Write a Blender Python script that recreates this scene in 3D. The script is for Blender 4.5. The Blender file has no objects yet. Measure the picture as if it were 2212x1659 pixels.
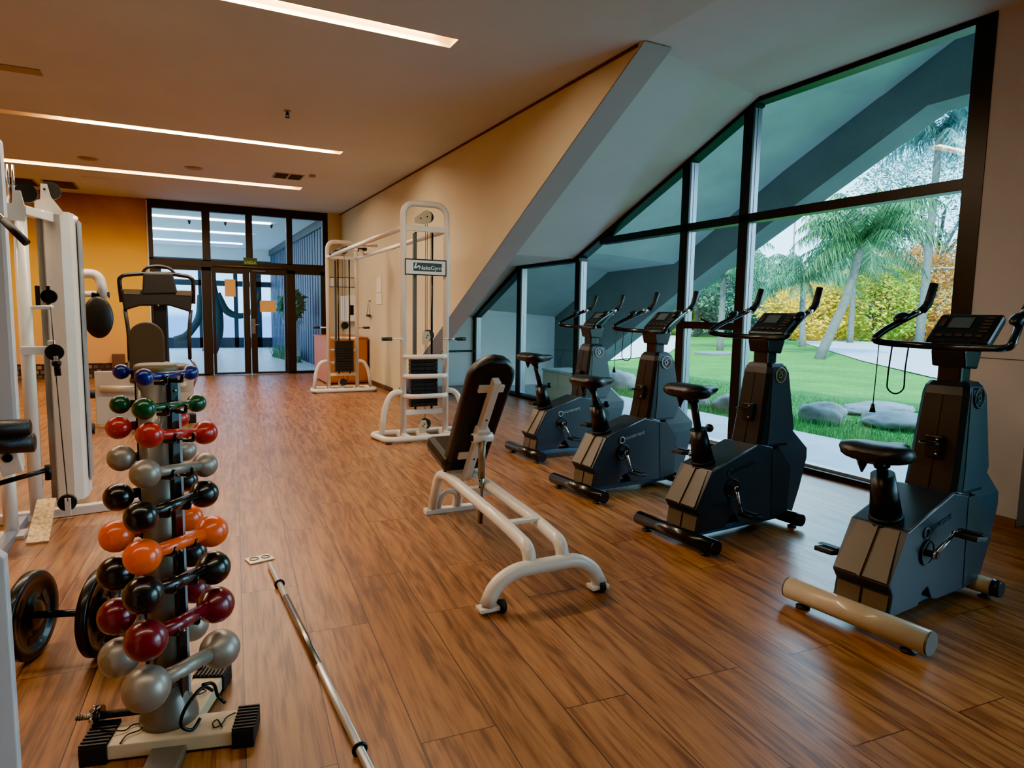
import bpy, bmesh, math, random
from mathutils import Vector, Matrix, Euler, noise
random.seed(7)
PI = math.pi
scene = bpy.context.scene
COL = scene.collection
def R(d): return math.radians(d)

# ------------------------------------------------------------ materials
def srgb(h):
    h = h.lstrip('#'); o = []
    for i in (0, 2, 4):
        c = int(h[i:i+2], 16)/255
        o.append(c/12.92 if c <= .04045 else ((c+.055)/1.055)**2.4)
    return (*o, 1)
MATS = {}
def mat(name, color, rough=.5, metal=0., bump=0., bscale=80, var=.0, vscale=6, coat=0., spec=.5, sheen=0):
    if name in MATS: return MATS[name]
    m = bpy.data.materials.new(name); m.use_nodes = True
    n = m.node_tree.nodes; l = m.node_tree.links
    b = n['Principled BSDF']; c = srgb(color) if isinstance(color, str) else color
    b.inputs['Base Color'].default_value = c
    b.inputs['Roughness'].default_value = rough; b.inputs['Metallic'].default_value = metal
    b.inputs['Coat Weight'].default_value = coat; b.inputs['Specular IOR Level'].default_value = spec
    tc = n.new('ShaderNodeTexCoord')
    nz = n.new('ShaderNodeTexNoise'); nz.inputs['Scale'].default_value = vscale; nz.inputs['Detail'].default_value = 4
    l.new(tc.outputs['Object'], nz.inputs['Vector'])
    mx = n.new('ShaderNodeMixRGB'); mx.blend_type = 'MULTIPLY'; mx.inputs['Color1'].default_value = c
    rp = n.new('ShaderNodeValToRGB'); v = max(var, .03)
    rp.color_ramp.elements[0].color = (1-v, 1-v, 1-v, 1); rp.color_ramp.elements[1].color = (1+v, 1+v, 1+v, 1)
    rp.color_ramp.elements[0].position = .3; rp.color_ramp.elements[1].position = .7
    mx.inputs['Fac'].default_value = 1
    l.new(nz.outputs['Fac'], rp.inputs['Fac']); l.new(rp.outputs['Color'], mx.inputs['Color2'])
    l.new(mx.outputs['Color'], b.inputs['Base Color'])
    if bump > 0:
        n2 = n.new('ShaderNodeTexNoise'); n2.inputs['Scale'].default_value = bscale; n2.inputs['Detail'].default_value = 3
        l.new(tc.outputs['Object'], n2.inputs['Vector'])
        bp = n.new('ShaderNodeBump'); bp.inputs['Strength'].default_value = bump; bp.inputs['Distance'].default_value = .01
        l.new(n2.outputs['Fac'], bp.inputs['Height']); l.new(bp.outputs['Normal'], b.inputs['Normal'])
    MATS[name] = m; return m
def emis(name, color, strength):
    m = bpy.data.materials.new(name); m.use_nodes = True
    b = m.node_tree.nodes['Principled BSDF']; c = srgb(color)
    b.inputs['Base Color'].default_value = c
    b.inputs['Emission Color'].default_value = c; b.inputs['Emission Strength'].default_value = strength
    MATS[name] = m; return m

# ------------------------------------------------------------ mesh builder
class MB:
    def __init__(s): s.bm = bmesh.new()
    def _tag(s, verts, smooth):
        if smooth:
            fs = set()
            for v in verts: fs.update(v.link_faces)
            for f in fs: f.smooth = True
    def box(s, c, d, rot=None, bevel=0., smooth=False):
        g = bmesh.ops.create_cube(s.bm, size=1)['verts']
        M = Matrix.Diagonal((d[0], d[1], d[2], 1))
        r = (rot if isinstance(rot, Matrix) else Euler(rot).to_matrix()).to_4x4() if rot is not None else Matrix.Identity(4)
        bmesh.ops.transform(s.bm, matrix=Matrix.Translation(c) @ r @ M, verts=g)
        if bevel > 0:
            es = list({e for v in g for e in v.link_edges})
            bmesh.ops.bevel(s.bm, geom=es, offset=min(bevel, min(d)*.45), segments=2, affect='EDGES', profile=.6)
        return s
    def bx(s, x0, x1, y0, y1, z0, z1, bevel=0.):
        return s.box(((x0+x1)/2, (y0+y1)/2, (z0+z1)/2), (abs(x1-x0), abs(y1-y0), abs(z1-z0)), bevel=bevel)
    def cyl(s, a, b, r, r2=None, seg=20, caps=True, smooth=True):
        a, b = Vector(a), Vector(b); r2 = r if r2 is None else r2
        d = b-a; L = d.length
        if L < 1e-6: return s
        q = d.to_track_quat('Z', 'Y').to_matrix().to_4x4()
        g = bmesh.ops.create_cone(s.bm, cap_ends=caps, segments=seg, radius1=r, radius2=r2, depth=L)['verts']
        bmesh.ops.transform(s.bm, matrix=Matrix.Translation((a+b)/2) @ q, verts=g)
        if smooth:
            for f in {f for v in g for f in v.link_faces}:
                if len(f.verts) == 4: f.smooth = True
        return s
    def ball(s, c, r, rot=None, u=20, v=12):
        rr = r if isinstance(r, (tuple, list)) else (r, r, r)
        g = bmesh.ops.create_uvsphere(s.bm, u_segments=u, v_segments=v, radius=1)['verts']
        q = (rot if isinstance(rot, Matrix) else Euler(rot).to_matrix()).to_4x4() if rot is not None else Matrix.Identity(4)
        bmesh.ops.transform(s.bm, matrix=Matrix.Translation(c) @ q @ Matrix.Diagonal((*rr, 1)), verts=g)
        s._tag(g, True); return s
    def tube(s, pts, r, fillet=.05, seg=12, closed=False, sub=6, caps=True, r_end=None):
        P = [Vector(p) for p in pts]; n = len(P); out = []
        for i, p in enumerate(P):
            if (i == 0 or i == n-1) and not closed: out.append(p); continue
            a = P[(i-1) % n]; b = P[(i+1) % n]
            da = (a-p); db = (b-p); f = min(fillet, da.length*.49, db.length*.49)
            if f < 1e-4: out.append(p); continue
            p0 = p+da.normalized()*f; p1 = p+db.normalized()*f
            for k in range(sub+1):
                t = k/sub; out.append((1-t)**2*p0+2*t*(1-t)*p+t*t*p1)
        P = out; n = len(P); rings = []
        up = None
        for i in range(n):
            if closed: t = (P[(i+1) % n]-P[i-1])
            else: t = (P[min(i+1, n-1)]-P[max(i-1, 0)])
            t.normalize()
            if up is None:
                up = Vector((0, 0, 1)) if abs(t.z) < .9 else Vector((1, 0, 0))
            x = up-t*up.dot(t)
            if x.length < 1e-5: x = t.orthogonal()
            x.normalize(); up = x; y = t.cross(x)
            rad = r if r_end is None else r+(r_end-r)*i/(n-1)
            rings.append([s.bm.verts.new(P[i]+(x*math.cos(2*PI*k/seg)+y*math.sin(2*PI*k/seg))*rad) for k in range(seg)])
        m = n if closed else n-1
        for i in range(m):
            a, b = rings[i], rings[(i+1) % n]
            for k in range(seg):
                f = s.bm.faces.new((a[k], a[(k+1) % seg], b[(k+1) % seg], b[k])); f.smooth = True
        if not closed and caps:
            s.bm.faces.new(rings[0][::-1]); s.bm.faces.new(rings[-1])
        return s
    def prism(s, poly, axis, a, b, bevel=0., smooth=False):
        """poly: 2D points in the plane across axis (x:(y,z) y:(x,z) z:(x,y))"""
        def P(p, h):
            return {'x': (h, p[0], p[1]), 'y': (p[0], h, p[1]), 'z': (p[0], p[1], h)}[axis]
        A = [s.bm.verts.new(P(p, a)) for p in poly]; B = [s.bm.verts.new(P(p, b)) for p in poly]
        fs = [s.bm.faces.new(A), s.bm.faces.new(B[::-1])]
        n = len(poly)
        for i in range(n): fs.append(s.bm.faces.new((A[i], B[i], B[(i+1) % n], A[(i+1) % n])))
        bmesh.ops.recalc_face_normals(s.bm, faces=fs)
        if bevel > 0:
            es = list({e for f in fs for e in f.edges})
            bmesh.ops.bevel(s.bm, geom=es, offset=bevel, segments=2, affect='EDGES', profile=.6)
        return s
    def loft(s, secs, smooth=False, caps=True, closed=True):
        """list of equal-length rings of 3D points"""
        V = [[s.bm.verts.new(p) for p in sec] for sec in secs]; n = len(V[0]); fs = []
        for i in range(len(V)-1):
            for k in range(n if closed else n-1):
                f = s.bm.faces.new((V[i][k], V[i][(k+1) % n], V[i+1][(k+1) % n], V[i+1][k])); f.smooth = smooth; fs.append(f)
        if caps and closed: fs += [s.bm.faces.new(V[0][::-1]), s.bm.faces.new(V[-1])]
        bmesh.ops.recalc_face_normals(s.bm, faces=fs)
        return s
    def lathe(s, prof, c=(0, 0, 0), axis=(0, 0, 1), seg=28):
        q = Vector(axis).to_track_quat('Z', 'Y').to_matrix(); c = Vector(c)
        V = [[s.bm.verts.new(c+q @ Vector((r*math.cos(2*PI*k/seg), r*math.sin(2*PI*k/seg), z))) for k in range(seg)] for r, z in prof]
        for i in range(len(V)-1):
            for k in range(seg):
                f = s.bm.faces.new((V[i][k], V[i][(k+1) % seg], V[i+1][(k+1) % seg], V[i+1][k])); f.smooth = True
        s.bm.faces.new(V[0][::-1]); s.bm.faces.new(V[-1])
        return s
    def quad(s, *p):
        s.bm.faces.new([s.bm.verts.new(q) for q in p]); return s
    def torus(s, c, R_, r, axis=(0, 0, 1), seg=32, rs=8):
        q = Vector(axis).to_track_quat('Z', 'Y').to_matrix(); c = Vector(c)
        V = [[s.bm.verts.new(c+q @ Vector(((R_+r*math.cos(2*PI*j/rs))*math.cos(2*PI*k/seg), (R_+r*math.cos(2*PI*j/rs))*math.sin(2*PI*k/seg), r*math.sin(2*PI*j/rs)))) for j in range(rs)] for k in range(seg)]
        for k in range(seg):
            for j in range(rs):
                f = s.bm.faces.new((V[k][j], V[(k+1) % seg][j], V[(k+1) % seg][(j+1) % rs], V[k][(j+1) % rs])); f.smooth = True
        return s
    def text(s, body, size, M, extrude=.001, align='CENTER'):
        cu = bpy.data.curves.new('lettering', 'FONT'); cu.body = body; cu.size = size; cu.extrude = extrude
        cu.align_x = align; cu.align_y = 'CENTER'
        o = bpy.data.objects.new('lettering', cu); COL.objects.link(o)
        dg = bpy.context.evaluated_depsgraph_get(); dg.update()
        me = bpy.data.meshes.new_from_object(o.evaluated_get(dg))
        me.transform(M); s.bm.from_mesh(me)
        bpy.data.objects.remove(o); bpy.data.curves.remove(cu); bpy.data.meshes.remove(me)
        return s
    def build(s, name, m, parent=None, weld=False):
        me = bpy.data.meshes.new(name); s.bm.normal_update(); s.bm.to_mesh(me); s.bm.free()
        me.materials.append(m)
        o = bpy.data.objects.new(name, me); COL.objects.link(o)
        if parent is not None: o.parent = parent
        return o
def tag(o, label=None, cat=None, group=None, kind=None):
    if label: o['label'] = label
    if cat: o['category'] = cat
    if group: o['group'] = group
    if kind: o['kind'] = kind
    return o
def thing(name, label, cat, loc=(0, 0, 0), rz=0, group=None):
    o = bpy.data.objects.new(name, None); o.empty_display_size = .1; COL.objects.link(o)
    o.location = loc; o.rotation_euler = (0, 0, rz)
    return tag(o, label, cat, group)
def struct(name, mb, m, label=None, cat=None):
    o = mb.build(name, m); return tag(o, label, cat, kind='structure')

# ------------------------------------------------------------ camera
cam = bpy.data.cameras.new('camera'); co = bpy.data.objects.new('camera', cam); COL.objects.link(co)
yaw, pitch, roll = .468285, .106668, .017443
cy, sy = math.cos(yaw), math.sin(yaw)
fwd = Vector((sy, cy, 0)); rgt = Vector((cy, -sy, 0)); up = Vector((0, 0, 1))
f2 = fwd*math.cos(pitch)-up*math.sin(pitch); u2 = up*math.cos(pitch)+fwd*math.sin(pitch)
r3 = rgt*math.cos(roll)+u2*math.sin(roll); u3 = u2*math.cos(roll)-rgt*math.sin(roll)
m4 = Matrix.Identity(4)
for i in range(3):
    m4[i][0] = r3[i]; m4[i][1] = u3[i]; m4[i][2] = -f2[i]
m4[2][3] = 1.25
co.matrix_world = m4
cam.sensor_width = 36; cam.lens = 1426/2212*36; cam.clip_end = 400; cam.clip_start = .02
scene.camera = co

# ------------------------------------------------------------ shared materials
white_steel = mat('white_painted_steel', '#ddd5c8', .32, .0, coat=.3, var=.05)
dark_frame = mat('dark_bronze_aluminium', '#16110f', .35, .3)
silver_frame = mat('silver_aluminium', '#8c97a3', .3, .8)
black_plastic = mat('black_plastic', '#15161a', .32, 0, bump=.05, bscale=300)
grey_plastic = mat('charcoal_plastic', '#2a2e36', .34, 0, bump=.06, bscale=400)
taupe_plastic = mat('taupe_plastic', '#574a38', .4, 0, bump=.06, bscale=400)
black_rubber = mat('black_rubber', '#121212', .6, 0, bump=.15, bscale=120)
black_leather = mat('black_vinyl_upholstery', '#15110f', .4, 0, bump=.12, bscale=90)
black_steel = mat('black_painted_steel', '#0f0f10', .25, .2, coat=.4)
chrome = mat('chrome', '#c8ccd0', .12, 1)
brushed = mat('brushed_steel', '#9a948c', .28, 1, bump=.05, bscale=200)
cream_steel = mat('cream_painted_steel', '#b9a684', .3, 0, coat=.4, var=.05)
gold_mark = mat('dull_gold_print', '#8f8768', .35, .6)
silver_mark = mat('silver_print', '#9aa2aa', .4, .4)
dim_mark = mat('dim_print', '#3c4248', .4, .3)
screen_mat = mat('grey_screen', '#4a5658', .15, 0)
bolt_black = mat('bolt_black', '#0b0b0b', .4, .4)

def wall_paint(name, c, var=.03): return mat(name, c, .85, 0, bump=.12, bscale=250, var=var, vscale=1.5, spec=.25)
ceil_m = wall_paint('ceiling_paint', '#bcbcb6')
wall_m = wall_paint('beige_wall_paint', '#c6b795')
side_m = wall_paint('taupe_wall_paint', '#bab3ae')
white_w = wall_paint('white_wall_paint', '#dfe6e8')
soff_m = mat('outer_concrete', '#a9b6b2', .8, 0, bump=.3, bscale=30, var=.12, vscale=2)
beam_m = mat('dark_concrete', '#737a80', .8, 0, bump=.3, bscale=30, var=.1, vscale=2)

def orange_wall():  # ochre paint with the wall's light falloff painted in as a vertical ramp
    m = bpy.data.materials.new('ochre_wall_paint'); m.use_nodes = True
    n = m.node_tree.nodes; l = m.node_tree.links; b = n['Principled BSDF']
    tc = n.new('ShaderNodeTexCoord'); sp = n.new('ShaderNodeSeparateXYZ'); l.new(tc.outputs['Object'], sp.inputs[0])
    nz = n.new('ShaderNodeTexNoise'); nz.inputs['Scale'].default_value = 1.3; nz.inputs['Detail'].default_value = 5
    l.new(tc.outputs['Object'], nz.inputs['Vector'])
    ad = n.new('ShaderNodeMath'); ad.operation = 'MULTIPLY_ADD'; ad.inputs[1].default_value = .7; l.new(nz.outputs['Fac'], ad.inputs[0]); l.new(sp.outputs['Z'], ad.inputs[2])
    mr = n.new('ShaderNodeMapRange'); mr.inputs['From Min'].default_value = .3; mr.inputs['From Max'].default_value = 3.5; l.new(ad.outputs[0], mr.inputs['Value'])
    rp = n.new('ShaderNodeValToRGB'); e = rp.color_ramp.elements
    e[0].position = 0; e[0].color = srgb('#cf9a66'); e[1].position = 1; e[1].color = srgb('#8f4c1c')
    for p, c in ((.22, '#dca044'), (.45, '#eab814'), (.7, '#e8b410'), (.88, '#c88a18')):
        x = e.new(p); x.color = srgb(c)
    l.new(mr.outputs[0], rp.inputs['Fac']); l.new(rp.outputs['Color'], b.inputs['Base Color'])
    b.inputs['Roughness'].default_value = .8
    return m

def floor_mat():
    m = bpy.data.materials.new('wood_vinyl_planks'); m.use_nodes = True
    n = m.node_tree.nodes; l = m.node_tree.links; b = n['Principled BSDF']
    tc = n.new('ShaderNodeTexCoord'); mp = n.new('ShaderNodeMapping')
    mp.inputs['Rotation'].default_value = (0, 0, R(94)); l.new(tc.outputs['Object'], mp.inputs['Vector'])
    def brick(c1, c2, mo, ms):
        br = n.new('ShaderNodeTexBrick'); br.offset = .37; br.offset_frequency = 2; br.squash = 1
        br.inputs['Scale'].default_value = 1; br.inputs['Brick Width'].default_value = 1.28; br.inputs['Row Height'].default_value = .235
        br.inputs['Mortar Size'].default_value = ms; br.inputs['Mortar Smooth'].default_value = .3; br.inputs['Bias'].default_value = 0
        br.inputs['Color1'].default_value = c1; br.inputs['Color2'].default_value = c2; br.inputs['Mortar'].default_value = mo
        l.new(mp.outputs['Vector'], br.inputs['Vector']); return br
    br = brick((0, 0, 0, 1), (1, 1, 1, 1), (.5, .5, .5, 1), .0)
    seam = brick((1, 1, 1, 1), (1, 1, 1, 1), (0, 0, 0, 1), .0022)
    # offset grain per plank
    off = n.new('ShaderNodeVectorMath'); off.operation = 'MULTIPLY_ADD'
    off.inputs[1].default_value = (7.3, 3.1, 5.7); l.new(br.outputs['Color'], off.inputs[0]); l.new(mp.outputs['Vector'], off.inputs[2])
    sc = n.new('ShaderNodeMapping'); sc.inputs['Scale'].default_value = (1.3, 16, 1); l.new(off.outputs[0], sc.inputs['Vector'])
    g1 = n.new('ShaderNodeTexNoise'); g1.inputs['Scale'].default_value = 1.6; g1.inputs['Detail'].default_value = 9; g1.inputs['Roughness'].default_value = .55; g1.inputs['Distortion'].default_value = .6
    l.new(sc.outputs[0], g1.inputs['Vector'])
    # cathedral rings
    sc2 = n.new('ShaderNodeMapping'); sc2.inputs['Scale'].default_value = (.7, 4.5, 1); l.new(off.outputs[0], sc2.inputs['Vector'])
    g2 = n.new('ShaderNodeTexNoise'); g2.inputs['Scale'].default_value = 1.0; g2.inputs['Detail'].default_value = 1.5; l.new(sc2.outputs[0], g2.inputs['Vector'])
    mu = n.new('ShaderNodeMath'); mu.operation = 'MULTIPLY'; mu.inputs[1].default_value = 95; l.new(g2.outputs['Fac'], mu.inputs[0])
    sn = n.new('ShaderNodeMath'); sn.operation = 'SINE'; l.new(mu.outputs[0], sn.inputs[0])
    # fine pores
    sc3 = n.new('ShaderNodeMapping'); sc3.inputs['Scale'].default_value = (4, 110, 1); l.new(off.outputs[0], sc3.inputs['Vector'])
    g3 = n.new('ShaderNodeTexNoise'); g3.inputs['Scale'].default_value = 1.5; g3.inputs['Detail'].default_value = 3; l.new(sc3.outputs[0], g3.inputs['Vector'])
    a1 = n.new('ShaderNodeMath'); a1.operation = 'MULTIPLY_ADD'; a1.inputs[1].default_value = .04; l.new(sn.outputs[0], a1.inputs[0]); l.new(g1.outputs['Fac'], a1.inputs[2])
    a2 = n.new('ShaderNodeMath'); a2.operation = 'MULTIPLY_ADD'; a2.inputs[1].default_value = .42; l.new(g3.outputs['Fac'], a2.inputs[0]); l.new(a1.outputs[0], a2.inputs[2])
    rp = n.new('ShaderNodeValToRGB'); e = rp.color_ramp.elements
    e[0].position = .36; e[0].color = srgb('#4c2c18'); e[1].position = .95; e[1].color = srgb('#a67342')
    x = e.new(.6); x.color = srgb('#734624'); x = e.new(.74); x.color = srgb('#946035')
    l.new(a2.outputs[0], rp.inputs['Fac'])
    tint = n.new('ShaderNodeMixRGB'); tint.blend_type = 'MULTIPLY'; tint.inputs['Fac'].default_value = 1
    tr = n.new('ShaderNodeValToRGB'); tr.color_ramp.elements[0].color = (.9, .89, .89, 1); tr.color_ramp.elements[1].color = (1.06, 1.04, 1.02, 1)
    l.new(br.outputs['Color'], tr.inputs['Fac']); l.new(rp.outputs['Color'], tint.inputs['Color1']); l.new(tr.outputs['Color'], tint.inputs['Color2'])
    sm = n.new('ShaderNodeMixRGB'); sm.blend_type = 'MIX'; sm.inputs['Color1'].default_value = srgb('#3a2114')
    l.new(seam.outputs['Color'], sm.inputs['Fac']); l.new(tint.outputs['Color'], sm.inputs['Color2'])
    l.new(sm.outputs['Color'], b.inputs['Base Color'])
    rr = n.new('ShaderNodeMapRange'); rr.inputs['To Min'].default_value = .42; rr.inputs['To Max'].default_value = .3; l.new(a2.outputs[0], rr.inputs['Value'])
    l.new(rr.outputs[0], b.inputs['Roughness']); b.inputs['Specular IOR Level'].default_value = .5
    bp = n.new('ShaderNodeBump'); bp.inputs['Strength'].default_value = .12; bp.inputs['Distance'].default_value = .003
    l.new(a2.outputs[0], bp.inputs['Height']); l.new(bp.outputs['Normal'], b.inputs['Normal'])
    return m

def glass_mat(name, tint=(.9, .97, .98, 1), base=.04):
    m = bpy.data.materials.new(name); m.use_nodes = True
    n = m.node_tree.nodes; l = m.node_tree.links; n.remove(n['Principled BSDF'])
    t = n.new('ShaderNodeBsdfTransparent'); t.inputs['Color'].default_value = tint
    g = n.new('ShaderNodeBsdfGlossy'); g.inputs['Roughness'].default_value = .01
    g.inputs['Color'].default_value = (1, 1, 1, 1)
    lw = n.new('ShaderNodeLayerWeight'); pw = n.new('ShaderNodeMath'); pw.operation = 'POWER'; pw.inputs[1].default_value = 4.5
    l.new(lw.outputs['Facing'], pw.inputs[0])
    lw.inputs['Blend'].default_value = .5
    fr = n.new('ShaderNodeMath'); fr.operation = 'MULTIPLY_ADD'; fr.inputs[1].default_value = .9; fr.inputs[2].default_value = base; l.new(pw.outputs[0], fr.inputs[0])
    mx = n.new('ShaderNodeMixShader'); l.new(fr.outputs[0], mx.inputs[0]); l.new(t.outputs[0], mx.inputs[1]); l.new(g.outputs[0], mx.inputs[2])
    l.new(mx.outputs[0], n['Material Output'].inputs['Surface'])
    return m
glass = glass_mat('window_glass', (.74, .93, .95, 1))
glass_door = glass_mat('door_glass', (.72, .88, 1, 1))

# ------------------------------------------------------------ room shell
CZ = 3.14; WX = 4.54; BY = 13.52
floor_m = floor_mat()
struct('floor', MB().bx(-5, WX+.16, -3, BY+.1, -.1, 0), floor_m)

SLOTS = [(-3.6, 1.8, .86, 1.04), (-3.6, 1.815, 4.485, 4.665), (-3.6, 1.835, 8.2, 8.37), (-3.6, 1.80, 10.88, 11.14)]  # first slot is an unseen strip, added to brighten the rack area
def ceiling():
    mb = MB(); th = .16
    ys = [-3]
    for s in SLOTS: ys += [s[2], s[3]]
    ys.append(BY+.1)
    for i in range(len(ys)-1):
        y0, y1 = ys[i], ys[i+1]
        if i % 2 == 0: mb.bx(-5, 2.95, y0, y1, CZ, CZ+th)
        else:
            s = SLOTS[i//2]; mb.bx(-5, s[0], y0, y1, CZ, CZ+th); mb.bx(s[1], 2.95, y0, y1, CZ, CZ+th)
    return mb
struct('ceiling', ceiling(), ceil_m)
# flat part beside the glazing, then the slope that follows the raked window
PROF = [(4.38, 3.16), (7.28, 1.96), (8.87, 1.95), (10.5, 1.17)]
c2 = MB()
A0 = [(2.95, -3, CZ), (WX+.16, -3, CZ), (WX+.16, 4.38, CZ), (3.0, 3.93, CZ), (2.95, 3.93, CZ)]
c2.bm.faces.new([c2.bm.verts.new(p) for p in A0])
xs = [3.0, 3.4, 3.8, 4.2, WX+.16]
def soffit_z(y):
    P = [(3.9, 3.15)]+PROF
    if y <= P[1][0]: return None
    for (a, za), (b, zb) in zip(PROF, PROF[1:]):
        if y <= b: return za+(zb-za)*(y-a)/(b-a)
    return PROF[-1][1]
prev = None
rows = []
for k in range(9):
    t = k/8
    # left edge runs beside the fin, right edge follows the window head
    yl = 3.93+(7.28-3.93)*t; yr = 4.38+(7.28-4.38)*t
    zl = CZ+(1.96-CZ)*t; zr = CZ+(1.96-CZ)*t
    rows.append([(x, yl+(yr-yl)*(x-3.0)/(WX+.16-3.0), zl+(zr-zl)*(x-3.0)/(WX+.16-3.0)) for x in xs])
for (y, z) in PROF[2:]: rows.append([(x, y, z) for x in xs])
c2.loft([r for r in rows], smooth=False, caps=False, closed=False)
bmesh.ops.recalc_face_normals(c2.bm, faces=c2.bm.faces)
soft = wall_paint('soffit_paint', '#c4c6c6')
struct('ceiling', c2, soft)
# fin wall between gym and glazed bay
fin = [(3.88, CZ), (BY+.1, CZ), (BY+.1, 0), (9.77, 0)]
struct('wall_right', MB().prism(fin, 'x', 2.94, 3.18), wall_m)
struct('trim_1', MB().bx(2.925, 2.94, 3.95, BY, CZ-.02, CZ-.006), mat('shadow_gap', '#5d3d28', .8))
struct('baseboard_right', MB().bx(2.915, 2.94, 9.9, BY, 0, .07), mat('dark_skirting', '#4a3526', .5))
fe = MB()
fe.loft([[(2.938, 3.875, CZ-.002), (3.182, 3.875, CZ-.002)], [(2.938, 9.765, 0.001), (3.182, 9.765, 0.001)]], caps=False, closed=False)
bmesh.ops.translate(fe.bm, vec=(0, -.004, -.006), verts=fe.bm.verts)
struct('trim_2', fe, wall_paint('grey_end_paint', '#a9aaab'))
# wall behind the glazed bay, running outside too
struct('wall_back', MB().bx(3.18, 6.17, 10.5, 10.7, -.1, 1.175).bx(3.18, 6.17, 10.515, 10.7, 1.175, 1.19).bx(3.18, 6.17, 10.5, 10.7, 1.19, 2.3), white_w)
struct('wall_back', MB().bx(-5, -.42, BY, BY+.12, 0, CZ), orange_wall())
struct('wall_back', MB().bx(2.69, 2.94, BY-.06, BY+.12, 0, CZ), wall_m)
struct('trim_3', MB().bx(-.44, -.42, BY-.03, BY, 0, CZ-.02), white_w)
struct('wall_left', MB().bx(-5.1, -5, -3, BY+.1, 0, CZ), wall_paint('left_wall_paint', '#c88a3a'))
struct('wall_front', MB().bx(-5, WX+.3, -3.12, -3, 0, CZ+.2), side_m)
struct('wall_right', MB().bx(WX, WX+.3, 2.11, 2.475, 0, CZ+.05), side_m)
w4 = bpy.data.objects.new('window_4', None); COL.objects.link(w4); tag(w4, kind='structure')  # unseen window, added for the cool light on the near bike and floor
for a_ in (-3, -1.75, -.45, .82): MB().bx(WX+.1, WX+.2, a_, a_+.08, 0, CZ).build('mullion', dark_frame, w4)
MB().bx(WX+.1, WX+.2, -3, .9, 0, .06).bx(WX+.1, WX+.2, -3, .9, 2.1, 2.17).bx(WX+.1, WX+.2, -3, .9, CZ-.08, CZ+.02).build('frame', dark_frame, w4)
_p = MB(); _p.quad((WX+.15, -2.95, .05), (WX+.15, .85, .05), (WX+.15, .85, 3.08), (WX+.15, -2.95, 3.08)); _p.build('pane', glass, w4)
struct('trim_4', MB().bx(WX-.004, WX, 2.11, 2.475, 1.02, 1.025), mat('seam_line', '#6d5a50', .8))
dd = MB().bx(WX+.1, WX+.15, .9, 2.11, 0, CZ+.05)
struct('door_3', dd, mat('dark_door', '#14100f', .4))
struct('baseboard_right', MB().bx(WX-.012, WX, 2.11, 2.475, 0, .05), mat('brown_skirting', '#7c5a42', .6))
# mosaic skirting on ochre wall
def mosaic():
    m = bpy.data.materials.new('mosaic_skirting'); m.use_nodes = True; n = m.node_tree.nodes; l = m.node_tree.links
    tc = n.new('ShaderNodeTexCoord'); mp = n.new('ShaderNodeMapping'); mp.inputs['Rotation'].default_value = (R(90), 0, 0)
    br = n.new('ShaderNodeTexBrick'); br.inputs['Scale'].default_value = 1; br.inputs['Brick Width'].default_value = .09; br.inputs['Row Height'].default_value = .08
    br.inputs['Mortar Size'].default_value = .012; br.inputs['Color1'].default_value = srgb('#8a6a50'); br.inputs['Color2'].default_value = srgb('#35201a'); br.inputs['Mortar'].default_value = srgb('#1c100c')
    l.new(tc.outputs['Object'], mp.inputs[0]); l.new(mp.outputs[0], br.inputs['Vector']); l.new(br.outputs['Color'], n['Principled BSDF'].inputs['Base Color'])
    return m
struct('baseboard_back', MB().bx(-5, -.44, BY-.02, BY, 0, .26), mosaic())
# unseen slab added to block the sun, then the outer soffit and beam
struct('roof', MB().bx(-6, 6.1, -4, 24, 4.15, 4.4), beam_m)
P_ = [(-4, CZ+.1), (4.38, 3.24), (7.28, 2.03), (8.87, 2.02), (10.6, 1.24)]
Q_ = [(-4, 4.08), (2.9, 4.08), (5.5, 2.9), (7.28, 1.97), (8.87, 1.93), (10.6, 1.15)]
so = MB()
def interp(P, y):
    for (a, za), (b, zb) in zip(P, P[1:]):
        if y <= b: return za+(zb-za)*(y-a)/(b-a)
    return P[-1][1]
ysamp = [-4, 0, 2.2, 2.9, 3.6, 4.38, 5.0, 5.5, 6.4, 7.28, 8.0, 8.87, 9.8, 10.6]
so.loft([[(WX+.13, y, interp(P_, y)+.02), (5.3, y, (interp(P_, y)*.55+interp(Q_, y)*.45)+.02), (6.2, y, interp(Q_, y)+.0)] for y in ysamp], caps=False, closed=False)
struct('trim_5', so, soff_m)
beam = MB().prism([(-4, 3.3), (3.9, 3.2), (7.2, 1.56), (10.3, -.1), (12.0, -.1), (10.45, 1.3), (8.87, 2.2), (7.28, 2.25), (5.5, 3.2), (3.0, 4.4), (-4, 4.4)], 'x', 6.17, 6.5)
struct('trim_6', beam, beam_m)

# ------------------------------------------------------------ glazed bay window
win = bpy.data.objects.new('window_1', None); COL.objects.link(win); tag(win, kind='structure')
D0, D1 = WX, WX+.11
def mull(y0, y1, ztop):
    MB().bx(D0, D0+.025, y0, y1, 0, ztop, .003).build('mullion', dark_frame, win)
    MB().bx(D0+.025, D1, y0+.006, y1-.006, 0, ztop-.01).bx(D0+.06, D0+.064, y0+.002, y1-.002, 0, ztop-.01).build('mullion', silver_frame, win)
mull(5.18, 5.29, 2.80); mull(4.40, 4.51, 3.13); mull(7.14, 7.25, 1.99); mull(8.75, 8.87, 1.94); mull(10.40, 10.495, 1.19)
MB().bx(D0-.005, D1, 2.475, 2.60, 0, 3.17).build('mullion', dark_frame, win)
def head(p0, p1, th=.075):
    (y0, z0), (y1, z1) = p0, p1
    MB().prism([(y0, z0), (y1, z1), (y1, z1-th), (y0, z0-th)], 'x', D0-.01, D1).build('head_frame', dark_frame, win)
head((2.475, 3.175), (4.42, 3.175)); head((4.38, 3.175), (7.28, 1.99), .09); head((7.14, 1.965), (8.9, 1.955), .05); head((8.8, 1.965), (10.5, 1.2), .075)
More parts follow.
